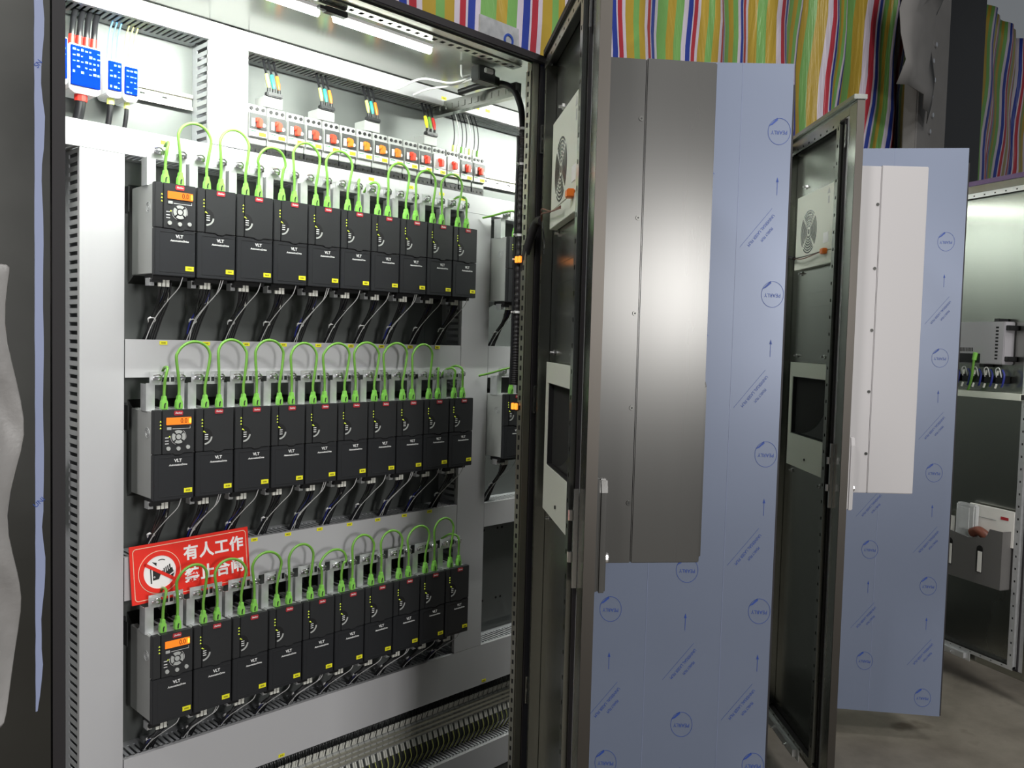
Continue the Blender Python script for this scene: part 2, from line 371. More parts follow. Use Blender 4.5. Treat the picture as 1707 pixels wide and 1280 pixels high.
# ------------------------------------------------------------------ frequency drives
PITCH = .09042; X0 = -.8533; YF = .2857; ZT = [1.7035, 1.2331, .7561]; DH = .1914; DW = .0862
def uX(u): return -DW/2+u*DW
def vZ(v): return DH*(1-v)
def drive(keypad):
    t = thing('frequency_drive', (0, 0, -5), 'x', 'drive')
    bx('housing', 'casing', t, -DW/2+.0008, DW/2-.0008, .0135, .118, .004, DH-.003, bevel=.0012)
    hs = MB(); a, b = -DW/2+.006, DW/2-.006
    hs.add([(a, .118, .006), (b, .118, .006), (b, .118, DH-.006), (a, .118, DH-.006), (a+.004, .163, -.012), (b-.004, .163, -.012), (b-.004, .163, DH+.012), (a+.004, .163, DH+.012)],
           [(0, 1, 2, 3), (4, 7, 6, 5), (0, 4, 5, 1), (1, 5, 6, 2), (2, 6, 7, 3), (3, 7, 4, 0)]); hs.build('heatsink', 'steel_dark', t)
    # fixing tab behind on the left
    MB().box(-DW/2-.006, -DW/2+.004, .152, .155, DH-.052, DH+.006).box(-DW/2-.006, -DW/2-.0045, .12, .152, DH-.052, DH+.002).build('fixing_tab', 'black_plastic', t)
    kr = MB()
    for rr in (.011, .0065): kr.ring(0, 0, rr-.0009, rr, -.0005, .0005, 22)
    kr.cyl((0, -.0006, 0), (0, .0004, 0), .0022, 8)
    k = kr.build('knockout', 'galv', t); k.rotation_euler = (0, 0, R(90)); k.location = (-DW/2+.0004, .034, .142)
    # lower terminal cover with a dip in its upper edge
    n = vZ(.49); nt = [(-DW/2, .001), (DW/2, .001), (DW/2, n), (uX(.6)+.012, n), (uX(.6)+.006, n-.0035), (uX(.6)-.006, n-.0035), (uX(.6)-.012, n), (-DW/2, n)]
    lo = MB().prism(nt, -.0005, .0133).build('terminal_cover', 'black_plastic2', t, .0012)
    rd = MB().box(uX(.12), uX(.97), -.0011, -.0006, vZ(.955), vZ(.950)).box(uX(.12), uX(.125), -.0009, -.0006, vZ(.95), vZ(.53)).box(uX(.13), uX(.97), -.0011, -.0006, vZ(.525), vZ(.520)); rd.build('ridge', 'black_plastic', lo)
    text('lettering', 'VLT', .0092, 'white_ink', lo, uX(.60), -.0008, vZ(.565), offset=.00025, sx=1.02)
    text('lettering', 'AutomationDrive', .0056, 'white_ink', lo, uX(.60), -.0008, vZ(.612), shear=.25, offset=.00012, sx=.98)
    m_ = marker(lo, uX(.855), -.0006, vZ(.905), .018, .0095)
    # upper cover
    bx('indicator_strip', 'black_plastic', t, -DW/2, uX(.195), -.0002, .0133, n+.0012, DH, bevel=.0012)
    for i in range(3):
        z = vZ(.125+.036*i); MB().prism([(uX(.165)-.0019, z-.0014), (uX(.165)+.0019, z-.0014), (uX(.165), z+.0018)], -.0009, -.0003).build('indicator_light', 'yellow_dot', t)
    upc = MB().prism([(uX(.21), n+.0012), (uX(.6)-.012, n+.0012), (uX(.6)-.006, n-.0022), (uX(.6)+.006, n-.0022), (uX(.6)+.012, n+.0012), (DW/2, n+.0012), (DW/2, DH), (uX(.21), DH)], -.0012, .0133).build('upper_cover', 'black_plastic', t, .001)
    bd = MB(); bd.prism([(uX(.50), vZ(.062)), (uX(.70), vZ(.062)), (uX(.715), vZ(.030)), (uX(.695), vZ(.012)), (uX(.50), vZ(.012)), (uX(.485), vZ(.045))], -.0021, -.0012)
    bd = bd.build('badge', 'red_badge', upc); text('lettering', 'Danfoss', .0052, 'white_ink', bd, uX(.6), -.0023, vZ(.036), shear=.35, sx=.85, offset=.00008)
    if keypad:
        kp = upc
        sc = bx('display', 'lcd', kp, uX(.30), uX(.92), -.0030, -.0012, vZ(.165), vZ(.085), bevel=.0004)
        text('readout', '0.0', .0150, 'lcd_ink', sc, uX(.73), -.0033, vZ(.125), sx=.8)
        bx('backlight_glow', 'lcd_spot', sc, uX(.865), uX(.915), -.0033, -.0031, vZ(.150), vZ(.10))
        bx('key', 'key', kp, uX(.31), uX(.42), -.0030, -.0012, vZ(.22), vZ(.19), bevel=.0005)
        fr = MB().box(uX(.45), uX(.9), -.0016, -.0013, vZ(.212), vZ(.208)).box(uX(.893), uX(.9), -.0016, -.0013, vZ(.21), vZ(.185)); fr.build('menu_line', 'white_ink', kp)
        cx, cz = uX(.60), vZ(.30)
        for k in range(4):
            a0 = R(45+90*k+9); MB().ring(cx, cz, .0078, .0142, -.0036, -.0012, 6, a0, a0+R(72)).build('arrow_key', 'key', kp)
        MB().cyl((cx, -.0036, cz), (cx, -.0012, cz), .0052, 16).build('ok_key', 'key', kp)
        MB().ring(cx, cz, .0163, .0168, -.0016, -.0012, 8, R(170), R(250)).ring(cx, cz, .0163, .0168, -.0016, -.0012, 8, R(-20), R(50)).build('key_line', 'white_ink', kp)
        for u, v in ((.35, .425), (.60, .43), (.84, .42)): MB().cyl((uX(u), -.0034, vZ(v)), (uX(u), -.0012, vZ(v)), .0043, 14).build('round_key', 'key', kp)
        for v in (.31, .345, .375): bx('printed_word', 'white_ink', kp, uX(.27), uX(.36), -.0015, -.0012, vZ(v), vZ(v-.008))
        MB().prism([(uX(.355), vZ(.30)), (uX(.40), vZ(.30)), (uX(.38), vZ(.285))], -.0016, -.0012).build('mode_mark', 'yellow_dot', kp)
    else:
        dr = MB(); cx, cz = uX(.215), vZ(.315); P = [(cx, cz-.0185)]+[(cx+.0185*math.cos(a), cz+.0185*math.sin(a)) for a in [R(-90+i*9) for i in range(1, 20)]]+[(cx, cz+.0185)]
        d = dr.prism(P, -.0015, -.0012).build('dial_recess', 'black', upc)
        MB().ring(cx, cz, .0148, .0182, -.0024, -.0014, 12, R(-88), R(-5)).build('recess_rim', 'key', d)
        q = MB()
        for i, v in enumerate((.30, .325, .35)): q.box(cx+.001, cx+.0085, -.0019, -.0015, vZ(v), vZ(v-.009))
        q.build('printed_word', 'white_ink', d)
        MB().prism([(cx-.003, vZ(.262)), (cx+.004, vZ(.275)), (cx-.001, vZ(.250))], -.0022, -.0012).build('mode_mark', 'yellow_dot', upc)
    # galvanised shield bracket on top
    g = MB(); z0, z1 = DH-.004, DH+.079; yb = .034
    def fl(x0, x1, za, zb): g.box(x0, x1, yb, yb+.0016, za, zb)
    xl, xr = uX(.06), uX(.93)
    fl(xl, xl+.011, z0, z1); fl(xr-.011, xr, z0, z1); fl(xl+.011, xr-.011, z1-.007, z1); fl(xl+.011, xr-.011, z1-.028, z1-.022)
    fl(xl+.011, uX(.36), z1-.022, z1-.007); fl(uX(.42), uX(.47), z1-.022, z1-.007); fl(uX(.55), uX(.585), z1-.022, z1-.007); fl(uX(.68), xr-.011, z1-.022, z1-.007)
    g.box(xl-.0075, xl, yb, yb+.0016, z0, z1-.024).box(xl-.0075, xl-.0060, yb+.0016, yb+.028, z0, z1-.026)
    g.box(xr-.0015, xr, yb+.0016, yb+.028, z0, z1-.03)
    g.box(xl, xr, yb-.030, yb, DH-.0028, DH-.0010).box(xl, xr, yb, yb+.075, DH-.0028, DH-.0012)
    sb = g.build('shield_bracket', 'galv', t)
    for u in (.22, .80):
        c = MB(); x = uX(u); z = z1-.014
        c.box(x-.010, x+.010, yb-.0075, yb-.0005, z-.0035, z+.0035); c.cyl((x-.006, yb-.0115, z+.001), (x-.006, yb-.0075, z+.001), .0034, 8); c.cyl((x+.004, yb-.0105, z-.003), (x+.004, yb-.0075, z-.002), .0026, 8)
        c.tube(spline([(x-.009, yb-.008, z+.006), (x, yb-.013, z+.008), (x+.009, yb-.008, z+.004)], 4), .0017, 6)
        c.build('cable_clamp', 'zinc', sb, smooth=True)
    vs = MB()
    for i in range(4): vs.box(uX(.14)+i*.018, uX(.14)+i*.018+.011, .070, .110, DH-.0029, DH-.0008)
    vs.build('vent_slots', 'hole', t)
    # plugs and clamps under the drive
    u = MB().box(uX(.05), uX(.9), .018, .06, -.007, .003).box(uX(.03), uX(.3), .02, .05, -.013, -.007); u.build('underside_socket', 'black', t)
    u = MB()
    for i in range(3): u.box(uX(.20)+i*.0085, uX(.20)+i*.0085+.0065, .022, .027, -.021, -.007)
    u.build('wire_marker', 'sleeve', t)
    MB().box(uX(.02), uX(.14), .030, .05, -.020, -.004).box(uX(.06), uX(.1), .026, .03, -.014, -.008).build('earth_clamp', 'galv', t)
    return t
proto = {True: drive(True), False: drive(False)}
used = {True: False, False: False}
def place_drive(kp, x, zt, label, group):
    o = proto[kp] if not used[kp] else copy_tree(proto[kp]); used[kp] = True
    if o is proto[kp]: KIDS_INIT.append(o)
    o.location = (x, YF, zt-DH); o['label'] = label; o['group'] = group; return o
KIDS_INIT = []
for r in range(3):
    for i in range(10):
        kp = i == 0
        lab = ('black frequency drive with orange lit keypad, leftmost in the %s row' % ROWN[r]) if kp else 'black blank-front frequency drive, %s from the left in the %s row' % (ORD[i] if i < 9 else 'last', ROWN[r])
        place_drive(kp, X0+PITCH*(i+.5), ZT[r], lab, 'black frequency drives in three rows')
for r, nm in ((0, 'upper'), (1, 'lower')):
    o = place_drive(False, .2200, ZT[r]-.0+(.006 if r == 1 else -.004), 'lone frequency drive right of the tall duct, the %s one behind the black conduit' % nm, 'side drives beyond the tall duct')
# ------------------------------------------------------------------ green patch cables
def plug_mesh():
    p = MB(); w_ = .0068
    p.prism([(-w_, 0), (w_, 0), (w_*1.05, .006), (w_*.95, .016), (w_*.6, .021), (w_*.5, .029), (-w_*.5, .029), (-w_*.6, .021), (-w_*.95, .016), (-w_*1.05, .006)], -.006, .006)
    return p
PLG = None
def add_plug(parent, loc):
    global PLG
    if PLG is None:
        o = plug_mesh().build('plug', 'green_plug', parent, .0012); l = MB().tube(spline([(-.0012, -.0064, .003), (-.0008, -.0068, .010), (.0010, -.0066, .0135)], 4), .0014, 6).build('latch_slot', 'black', o); PLG = o
        o.location = loc; return o
    o = copy_tree(PLG, parent); o.location = loc; return o
def cable(pts, plugs, label, r=.0031):
    t = thing('network_cable', pts[0], label, 'cable', 'green patch cables looping between drives')
    b = Vector(pts[0]); MB().tube([p-b for p in spline(pts, 5)], r, 9).build('cord', 'green_cable', t, smooth=True)
    for p in plugs: add_plug(t, Vector(p)-b)
    return t
def px_of(i, right): return X0+PITCH*i+.0021+DW*(.70 if right else .33)
random.seed(3)
yp = YF+.017
for r in range(3):
    z = ZT[r]
    x = px_of(0, False)
    cable([(x, yp, z+.024), (x+.001, yp, z+.05), (x+.002, yp-.003, z+.068), (x+.008, yp+.002, z+.087), (x+.013, yp+.03, z+.086), (x+.016, yp+.05, z+.07)], [(x, yp, z)], 'short green patch cable stub bending back above the first drive of the %s row' % ROWN[r])
    for i in range(9):
        xa, xb = px_of(i, True), px_of(i+1, False)
        if r == 0 and i == 5 or r == 1 and i == 8:      # two separate ends that turn away behind the bracket
            for x, s in ((xa, 1), (xb, -1)):
                nm = 'turning back behind the bracket of the %s drive, %s row' % (ORD[i] if s > 0 else ORD[i+1], ROWN[r])
                cable([(x, yp, z+.024), (x, yp, z+.05), (x-.002*s, yp-.002, z+.072), (x+.004*s, yp+.004, z+.083), (x+.012*s, yp+.022, z+.078), (x+.015*s, yp+.04, z+.06)], [(x, yp, z)], 'green patch cable end '+nm)
            continue
        H = [.138, .145, .139][r]+random.uniform(-.006, .006)
        if r == 0 and i == 2: H = .115
        if r == 2 and i == 4: H = .112
        bl = random.uniform(.004, .009); fwd = random.uniform(-.004, .006); mid = (xa+xb)/2; hw = (xb-xa)/2
        sk = random.uniform(-.004, .004)
        zs = z+H-hw*1.05-.004; W2 = hw+bl
        pts = [(xa, yp, z+.024), (xa+.0005, yp, z+.046), (xa-bl*.35, yp-.003, z+.072)]
        for q in range(9):
            an = math.pi*(1-q/8); pts.append((mid+sk*math.sin(an)+W2*math.cos(an), yp-.005-fwd*math.sin(an), zs+(z+H-zs)*math.sin(an)))
        pts += [(xb+bl*.35, yp-.003, z+.072), (xb-.0005, yp, z+.046), (xb, yp, z+.024)]
        cable(pts, [(xa, yp, z), (xb, yp, z)], 'green patch cable arching from the %s to the %s drive of the %s row' % (ORD[i], ORD[i+1], ROWN[r]))
    x = px_of(9, True)
    cable([(x, yp, z+.024), (x, yp, z+.05), (x-.003, yp-.003, z+.068), (x-.006, yp, z+.084), (x-.016, yp+.02, z+.088), (x-.022, yp+.05, z+.07)], [(x, yp, z)], 'green patch cable turning back from the last drive of the %s row' % ROWN[r])
for r, nm in ((0, 'upper'), (1, 'lower')):
    z = ZT[r]+(.006 if r == 1 else -.004); x = .2200-.004
    cable([(x, yp, z+.024), (x, yp, z+.055), (x-.006, yp-.002, z+.075), (x-.03, yp+.0, z+.073), (x-.06, yp+.03, z+.06), (x-.085, yp+.05, z+.052)], [(x, yp, z)], 'green patch cable sweeping left from the %s side drive' % nm)
# ------------------------------------------------------------------ wire bundles under the drives
def bundle(drop, seed, yg=False):
    rnd = random.Random(seed)
    t = thing('wire_bundle', (0, 0, -5), 'x', 'wires')
    k = drop/.13
    tx, ty, tz = -.018, .075, -.088*k          # tie point
    def strand(m, sx, sy, ex, r, name, via=True, sz=-.018):
        P = [(sx, sy, sz), (sx*.7+tx*.3+rnd.uniform(-.002, .002), sy+.012, -.045*k), (tx+rnd.uniform(-.004, .004), ty+rnd.uniform(-.003, .003), tz), (ex, ty+.028, -drop-.004), (ex-.004, ty+.03, -drop-.03)]
        MB().tube(spline(P, 6), r, 6).build(name, m, t, smooth=True)
    for j in range(4): strand('wire_black', -.021+j*.007, .026, tx-.007+j*.0035, .0024, 'black_wire')
    strand('wire_blue', -.004, .03, tx-.001, .0019, 'blue_wire'); strand('wire_blue', .001, .028, tx+.003, .0015, 'blue_wire')
    for j in range(3):     # black leads passing right of the tie
        s = .004+j*.005; P = [(s+.002, .055, -.01), (s, .065, -.05*k), (s-.008, .083, -.09*k), (s-.016, .102, -drop-.01), (s-.018, .104, -drop-.03)]
        MB().tube(spline(P, 6), .0019, 6).build('black_wire', 'wire_black', t, smooth=True)
    P = [(.020, .008, .0), (.014, .014, -.022*k), (-.001, .035, -.05*k), (tx+.003, ty-.006, tz-.002), (tx-.004, ty+.022, -drop-.004), (tx-.006, ty+.026, -drop-.02)]
    MB().tube(spline(P, 8), .0010, 6).build('white_wire', 'wire_white', t, smooth=True)
    if yg:
        P = [(.016, .010, .0), (.010, .020, -.03*k), (-.006, .045, -.06*k), (tx+.001, ty-.004, tz-.003), (tx+.002, ty+.02, -drop-.004)]
        MB().tube(spline(P, 8), .0009, 6).build('white_wire', 'wire_white', t, smooth=True)
    c = MB().ring(0, 0, .0068, .0084, -.002, .002, 14).box(-.003, .003, -.0015, .0035, -.0115, -.0065)
    c = c.build('cable_tie', 'tie', t); c.location = (tx+.001, ty, tz); c.rotation_euler = (R(50), R(10), 0)
    sl = MB()
    for j in range(2): sl.cyl((.0065+j*.006, .063, -.030*k), (.005+j*.006, .066, -.050*k), .0027, 8)
    sl.build('wire_sleeve', 'sleeve', t)
    return t
for r in range(3):
    drop = [ZT[0]-DH-1.379, ZT[1]-DH-.915, ZT[2]-DH-.4735][r]
    pr = [bundle(drop, r*3+k, k == 1) for k in range(3)]
    for i in range(10):
        k = i % 3; o = pr[k] if i < 3 else copy_tree(pr[k])
        o.location = (X0+PITCH*(i+.5), YF, ZT[r]-DH); o['group'] = 'wire bundles under the drives'
        o['label'] = 'tied dark wires with one white under the %s drive of the %s row' % (ORD[i], ROWN[r])
    if r < 2:
        o = copy_tree(pr[0]); o.location = (.2200, YF, ZT[r]-DH+(.006 if r else -.004)); o['group'] = 'wire bundles under the drives'
        o['label'] = 'tied black wires hanging under the %s side drive right of the tall duct' % ('lower' if r else 'upper')
# ------------------------------------------------------------------ warning sign
def sign():
    t = thing('warning_sign', (-.871, .3465, .812), 'red rectangular warning sign with white Chinese characters leaning above the bottom left drives', 'sign', rot=(R(-4.8), R(-1.6), 0))
    W, H = .273, .125; y = 0
    bx('board', 'sign_red', t, 0, W, -.0045, -.001, 0, H, bevel=.0006)
    def rr(x0, x1, z0, z1, r, n=5):
        P = []
        for cx, cz, a in ((x1-r, z0+r, -90), (x1-r, z1-r, 0), (x0+r, z1-r, 90), (x0+r, z0+r, 180)):
            for k in range(n+1): P.append((cx+r*math.cos(R(a+90*k/n)), cz+r*math.sin(R(a+90*k/n))))
        return P
    o_ = rr(.006, W-.006, .006, H-.006, .008); i_ = rr(.0075, W-.0075, .0075, H-.0075, .0068); n = len(o_)
    m = MB(); m.add([(p[0], -.0049, p[1]) for p in o_]+[(p[0], -.0049, p[1]) for p in i_], [(k, (k+1) % n, n+(k+1) % n, n+k) for k in range(n)]); m.build('border_line', 'sign_cream', t)
    cx, cz = .062, .061
    MB().ring(cx, cz, .0452, .0466, -.0052, -.0046, 48).build('symbol_outline', 'sign_cream', t)
    MB().cyl((cx, -.0052, cz), (cx, -.0045, cz), .0365, 48).build('symbol_disc', 'sign_white', t)
    k = MB()
    k.prism([(cx-.021, cz+.012), (cx-.0185, cz+.012), (cx-.018, cz-.022), (cx-.021, cz-.022)], -.0056, -.0053)
    k.prism([(cx-.015, cz+.014), (cx+.002, cz-.004), (cx-.003, cz-.015), (cx-.016, cz-.016)], -.0056, -.0053)
    k.prism([(cx-.016, cz+.024), (cx-.006, cz+.021), (cx-.007, cz+.014)], -.0056, -.0053)
    k.ring(cx+.004, cz+.012, .0135, .0155, -.0056, -.0053, 8, R(55), R(115))
    k.prism([(cx+.004, cz+.002), (cx+.008, cz+.002), (cx+.008, cz-.001), (cx+.004, cz-.002)], -.0056, -.0053)
    for j in range(4): k.prism([(cx+.008+j*.0042, cz+.006+j*.0022), (cx+.0105+j*.0042, cz+.0075+j*.0022), (cx+.0115+j*.0042, cz-.004+j*.002), (cx+.009+j*.0042, cz-.005+j*.002)], -.0056, -.0053)
    k.prism([(cx+.012, cz-.003), (cx+.027, cz+.006), (cx+.030, cz-.004), (cx+.021, cz-.009), (cx+.014, cz-.008)], -.0056, -.0053)
    k.prism([(cx+.020, cz-.012), (cx+.031, cz-.007), (cx+.027, cz-.019)], -.0056, -.0053)
    k.build('hand_and_switch_symbol', 'sign_black', t)
    MB().ring(cx-.0125, cz-.009, .0009, .0018, -.0059, -.0057, 12).build('pivot_mark', 'sign_white', t)
    s = MB().ring(cx, cz, .0355, .0445, -.0064, -.0046, 48)
    a = R(-34); c_, s_ = math.cos(a), math.sin(a); L = .040; w_ = .0035
    s.prism([(cx+c_*p*L-s_*q*w_, cz+s_*p*L+c_*q*w_) for p, q in ((-1, -1), (1, -1), (1, 1), (-1, 1))], -.0064, -.0057)
    s.build('prohibition_ring', 'sign_red', t)
    for row, (chars, z) in enumerate((('有人工作', .0885), ('禁止合闸', .0385))):
        for j, ch in enumerate(chars):
            text('character', ch, .0345, 'sign_white', t, .1335+j*.0362, -.0050, z, offset=.0011)
sign()
# ------------------------------------------------------------------ DIN rails, breakers, surge protectors
def din(x0, x1, z, label, y=.437):
    t = thing('din_rail', (x0, y, z), label, 'rail')
    m = MB().box(0, x1-x0, .007, .0122, -.010, .010).box(0, x1-x0, 0, .007, .010, .0112).box(0, x1-x0, 0, .007, -.0112, -.010).box(0, x1-x0, 0, .0012, .0112, .0175).box(0, x1-x0, 0, .0012, -.0175, -.0112)
    m.build('profile', 'rail_zinc', t)
    for i in range(int((x1-x0)/.05)): bx('slot', 'hole', t, .02+i*.05, .032+i*.05, .0066, .0069, -.002, .002)
    return t
din(-1.09, -.702, 1.918, 'bare metal mounting rail behind the blue surge protectors')
din(-.60, .38, 1.882, 'metal mounting rail running right of the motor breakers')
din(-.70, .40, .262, 'metal rail carrying the terminal strip at the cabinet bottom')
def breaker(handle):
    t = thing('motor_breaker', (0, 0, -5), 'x', 'breaker')
    w_ = .0236
    b = MB().prism([(-w_, -.045), (w_, -.045), (w_, .045), (-w_, .045)], .006, .076).box(-w_+.001, w_-.001, 0, .008, -.030, .026).build('body', 'breaker', t, .0015)
    bx('face_plate', 'breaker_dark' if handle != 'pale' else 'white', t, -w_+.002, w_-.002, -.0006, -.0001, -.012, .024)
    s = MB()
    for j in range(3): s.cyl((-.015+j*.015, .0035, .036), (-.015+j*.015, .007, .036), .0042, 10)
    s.build('terminal_screws', 'black', t)
    h = MB().prism([(-.005, -.008), (.005, -.008), (.006, .006), (.003, .012), (-.005, .010)], -.013, -.0005); h.box(-.008, .002, -.009, -.0005, .004, .014)
    h.build('handle', 'red_handle' if handle != 'orange' else 'orange', t, .001)
    MB().cyl((.014, -.002, .000), (.014, -.0007, .0), .0045, 10).box(-.017, -.009, -.0016, -.0007, -.006, .012).build('setting_dial', 'white', t)
    MB().box(-w_+.002, w_-.002, -.0014, -.0002, -.028, -.014).build('label_carrier', 'white', t)
    bx('green_print', 'green_ink', t, -w_+.003, -.006, -.0016, -.0015, -.018, -.0155)
    lb = MB().box(-w_, w_, .006, .072, -.066, -.0462).build('lower_block', 'black', t, .001)
    s = MB()
    for j in range(3): s.cyl((-.015+j*.015, .0045, -.056), (-.015+j*.015, .0058, -.056), .004, 10)
    s.build('lower_screws', 'steel_dark', t)
    marker(t, .010, -.0016, -.022, .018, .009)
    for j in range(3):
        x = -.015+j*.015
        MB().cyl((x, .022, -.066), (x, .026, -.086), .0034, 8).build('wire_sleeve', 'sleeve', t)
        MB().tube([(x, .026, -.086), (x-.002, .032, -.115)], .0018, 6).build('wire', 'wire_black', t)
    return t
BX0 = -.6055; BP = .0503
pb = {k: breaker(k) for k in ('red', 'orange', 'pale')}; ub = set()
for i in range(15):
    k = 'orange' if 5 <= i <= 8 else ('pale' if i in (11, 12) else 'red')
    o = pb[k] if k not in ub else copy_tree(pb[k]); ub.add(k)
    o.location = (BX0+BP*(i+.5), .362, 1.882); o['group'] = 'motor breakers in a row under the roof duct'
    o['label'] = 'small motor breaker with %s handle, %s from the left of the fifteen' % ('orange' if k == 'orange' else 'red', ORD[i])
bb = thing('busbar', (BX0+.02, .366, 1.8195), 'long black comb busbar linking the undersides of the motor breakers', 'busbar')
q = MB().box(0, BP*15-.03, 0, .016, -.006, .004)
q.build('bar', 'black', bb, .001)
for i, x in enumerate((-.537, -.392, -.252, -.056)):
    t = thing('feeder_terminal', (x, .366, 1.9285), 'black three pole feeder block with coloured wires, %s from the left above the breakers' % ORD[i], 'terminal', 'feeder blocks above the breakers')
    bx('body', 'breaker', t, -.024, .024, .004, .05, .001, .026, bevel=.001)
    bx('black_comb', 'black_plastic', t, -.020, .022, -.003, .012, .026, .036, bevel=.002)
    m = MB()
    for j in range(3): m.cyl((-.013+j*.0135, .004, .036), (-.013+j*.0135, .004, .045), .0042, 10)
    m.build('screw_caps', 'black', t)
    cols = [('wire_yg', 'teal', 'orange'), ('wire_yg', 'teal', 'orange'), ('wire_yg', 'teal', 'orange'), ('yellow', 'green_cable', 'wire_red')][i]
    for j, c_ in enumerate(cols):
        a = (-.013+j*.0135, .004, .046); 
        MB().tube([a, (a[0]-.001, .006, .058), (a[0]-.002, .012, .078)], .0045, 8, radii=[.003, .0048, .0042]).build('coloured_boot', c_, t, smooth=True)
        MB().tube([(a[0]-.002, .012, .078), (a[0]-.003, .028, .118)], .0028, 8).build('wire', 'wire_black', t)
for j in range(7):
    x = .030+j*.0155; t = thing('lead_wire', (x, .375, 1.94), 'thin lead over the last breakers, %s from the left of seven' % ORD[j], 'wire', 'thin leads over the last breakers')
    MB().tube(spline([(0, .0, -.012), (.002, -.004, .03), (-.002, -.002, .07), (-.004, .015, .112)], 5), .0016, 6).build('core', 'wire_white' if j % 3 == 1 else 'wire_black', t, smooth=True)
    MB().cyl((0, .0, -.011), (.0005, -.001, .006), .0034, 8).build('sleeve', ('wire_yg', 'sleeve', 'green_cable', 'sleeve')[j % 4], t)
def spd(x, z, w_, h, label, wires, caps, lead, capm):
    t = thing('surge_protector', (x, .375, z), label, 'surge protector', 'blue surge protectors at the top left')
    MB().prism([(0, -.004), (w_*.15, -.010), (w_*.85, -.010), (w_, -.004), (w_, h), (0, h)], .004, .06).build('body', 'white', t, .0015)
    lb = bx('blue_label', 'spd_blue', t, .002, w_-.002, -.0005, .0038, .004, h-.004, bevel=.0006)
    rnd = random.Random(int(x*1e4)); m = MB()
    for k in range(5):
        for j in range(int(w_/.008)):
            if rnd.random() < .8: xx = .005+j*.0078; zz = h-.014-k*.011; m.box(xx, xx+rnd.uniform(.003, .006), -.0012, -.0006, zz, zz+rnd.uniform(.0015, .005))
    m.build('printed_marks', 'spd_print', lb)
    for j in range(wires):
        a = w_*(j+.6)/(wires+.3)
        MB().cyl((a, .018, h), (a+.001, .018, h+.020), .0065 if caps else .002, 10).build('cable_boot', caps or 'wire_blue', t, smooth=True) if caps else None
        rr = .0058 if caps else .0016
        MB().tube(spline([(a, .018, h+.004), (a+.002, .018, h+.03), (a+.008, .028, h+.060), (a+.022, .045, h+.095)], 5), rr, 8).build('cable', 'wire_black' if caps else capm, t, smooth=True)
    MB().tube(spline([(w_*.45, .02, -.008), (w_*.42, .022, -.04), (w_*.30, .034, -.09)], 5), lead, 10).build('lead_cable', 'wire_black', t, smooth=True)
    MB().cyl((w_*.45, .02, -.009), (w_*.45, .021, -.022), lead*1.25, 10).build('cable_boot', 'wire_red' if caps else 'wire_yg', t)
    return t
spd(-1.049, 1.890, .062, .086, 'wide blue surge protector with green capped cable, partly cut off at the cabinet edge', 3, 'teal', .009, 'wire_black')
spd(-.984, 1.882, .060, .086, 'wide blue surge protector with four red capped black cables', 4, 'wire_red', .010, 'wire_black')
spd(-.912, 1.888, .030, .066, 'narrow blue surge protector with thin pale blue wires, left of the narrow pair', 3, None, .0058, 'spd_print')
spd(-.879, 1.886, .030, .064, 'narrow blue surge protector with yellow wires, right of the narrow pair', 3, None, .0045, 'wire_yg')
# ------------------------------------------------------------------ terminal strip
def terminal():
    t = thing('terminal_block', (0, 0, -5), 'x', 'terminal')
    bx('body', 'breaker', t, -.0095, .0095, .006, .04, -.022, .026, bevel=.001)
    m = MB()
    for k in range(3): m.box(-.0099, .0099, .0, .007, -.014+k*.014, -.008+k*.014)
    m.build('strip_ridges', 'rail_zinc', t)
    for j in range(3):
        x = -.006+j*.0055; dx = random.Random(j).uniform(-.001, .001)
        MB().cyl((x, .012, .026), (x+dx-.001, .006, .045), .0024, 7).build('wire_sleeve', 'sleeve', t)
        MB().tube(spline([(x+dx-.001, .006, .045), (x-.002, .010, .062), (x-.002, .03, .082)], 4), .0014, 6).build('wire', 'wire_black', t)
    for j in range(2):
        x = -.0045+j*.007
        MB().cyl((x, .010, -.022), (x, .002, -.042), .0029, 7).build('wire_sleeve', 'sleeve', t)
        MB().tube(spline([(x, .002, -.042), (x+.003, -.002, -.065), (x+.005, .012, -.09), (x+.004, .03, -.118)], 4), .0014, 6).build('wire', 'wire_yg' if j else 'wire_black', t, smooth=True)
    return t
pt = terminal()
def NUM(n):
    t = ['', '', 'twenty', 'thirty', 'forty'][n//10] if n > 19 else ''; u = 'one two three four five six seven eight nine ten eleven twelve thirteen fourteen fifteen sixteen seventeen eighteen nineteen'.split()
    return (t+('-'+u[n % 10-1] if n % 10 else '')) if n > 19 else u[n-1]
for i in range(47):
    o = pt if i == 0 else copy_tree(pt)
    o.location = (-.60+i*.0205, .393, .262); o['label'] = 'terminal block with white wire sleeves, number %s from the left in the bottom strip' % NUM(i+1); o['group'] = 'terminal blocks in the bottom strip'
# ------------------------------------------------------------------ conduit, switch and small wires near the roof corner
t = thing('corrugated_conduit', (-.02, .12, 1.28), 'black corrugated conduit arching from the roof corner down the right post', 'conduit')
P = spline([(-.026, .045, 1.93), (-.032, .038, 1.86), (-.037, .035, 1.75), (-.038, .035, 1.56), (-.038, .035, 1.42), (-.039, .035, 1.34), (-.040, .036, 1.285)], 40)
P0 = spline([(-.062, .25, 2.050), (-.038, .19, 2.062), (-.026, .13, 2.058), (-.016, .092, 2.038), (-.014, .066, 1.99), (-.026, .045, 1.925)], 8)
MB().tube([p-t.location for p in P], .0085, 12, radii=[.0078 if (i//2) % 2 else .0090 for i in range(len(P))]).build('hose', 'rubber', t)
MB().tube([p-t.location for p in P0], .0085, 12).build('bare_cable', 'wire_black', t, smooth=True)
Q = [p+Vector((-.0005, .0145, 0)) for p in P[10:]]
MB().tube([p-t.location for p in Q], .005, 10).build('cable', 'wire_black', t, smooth=True)
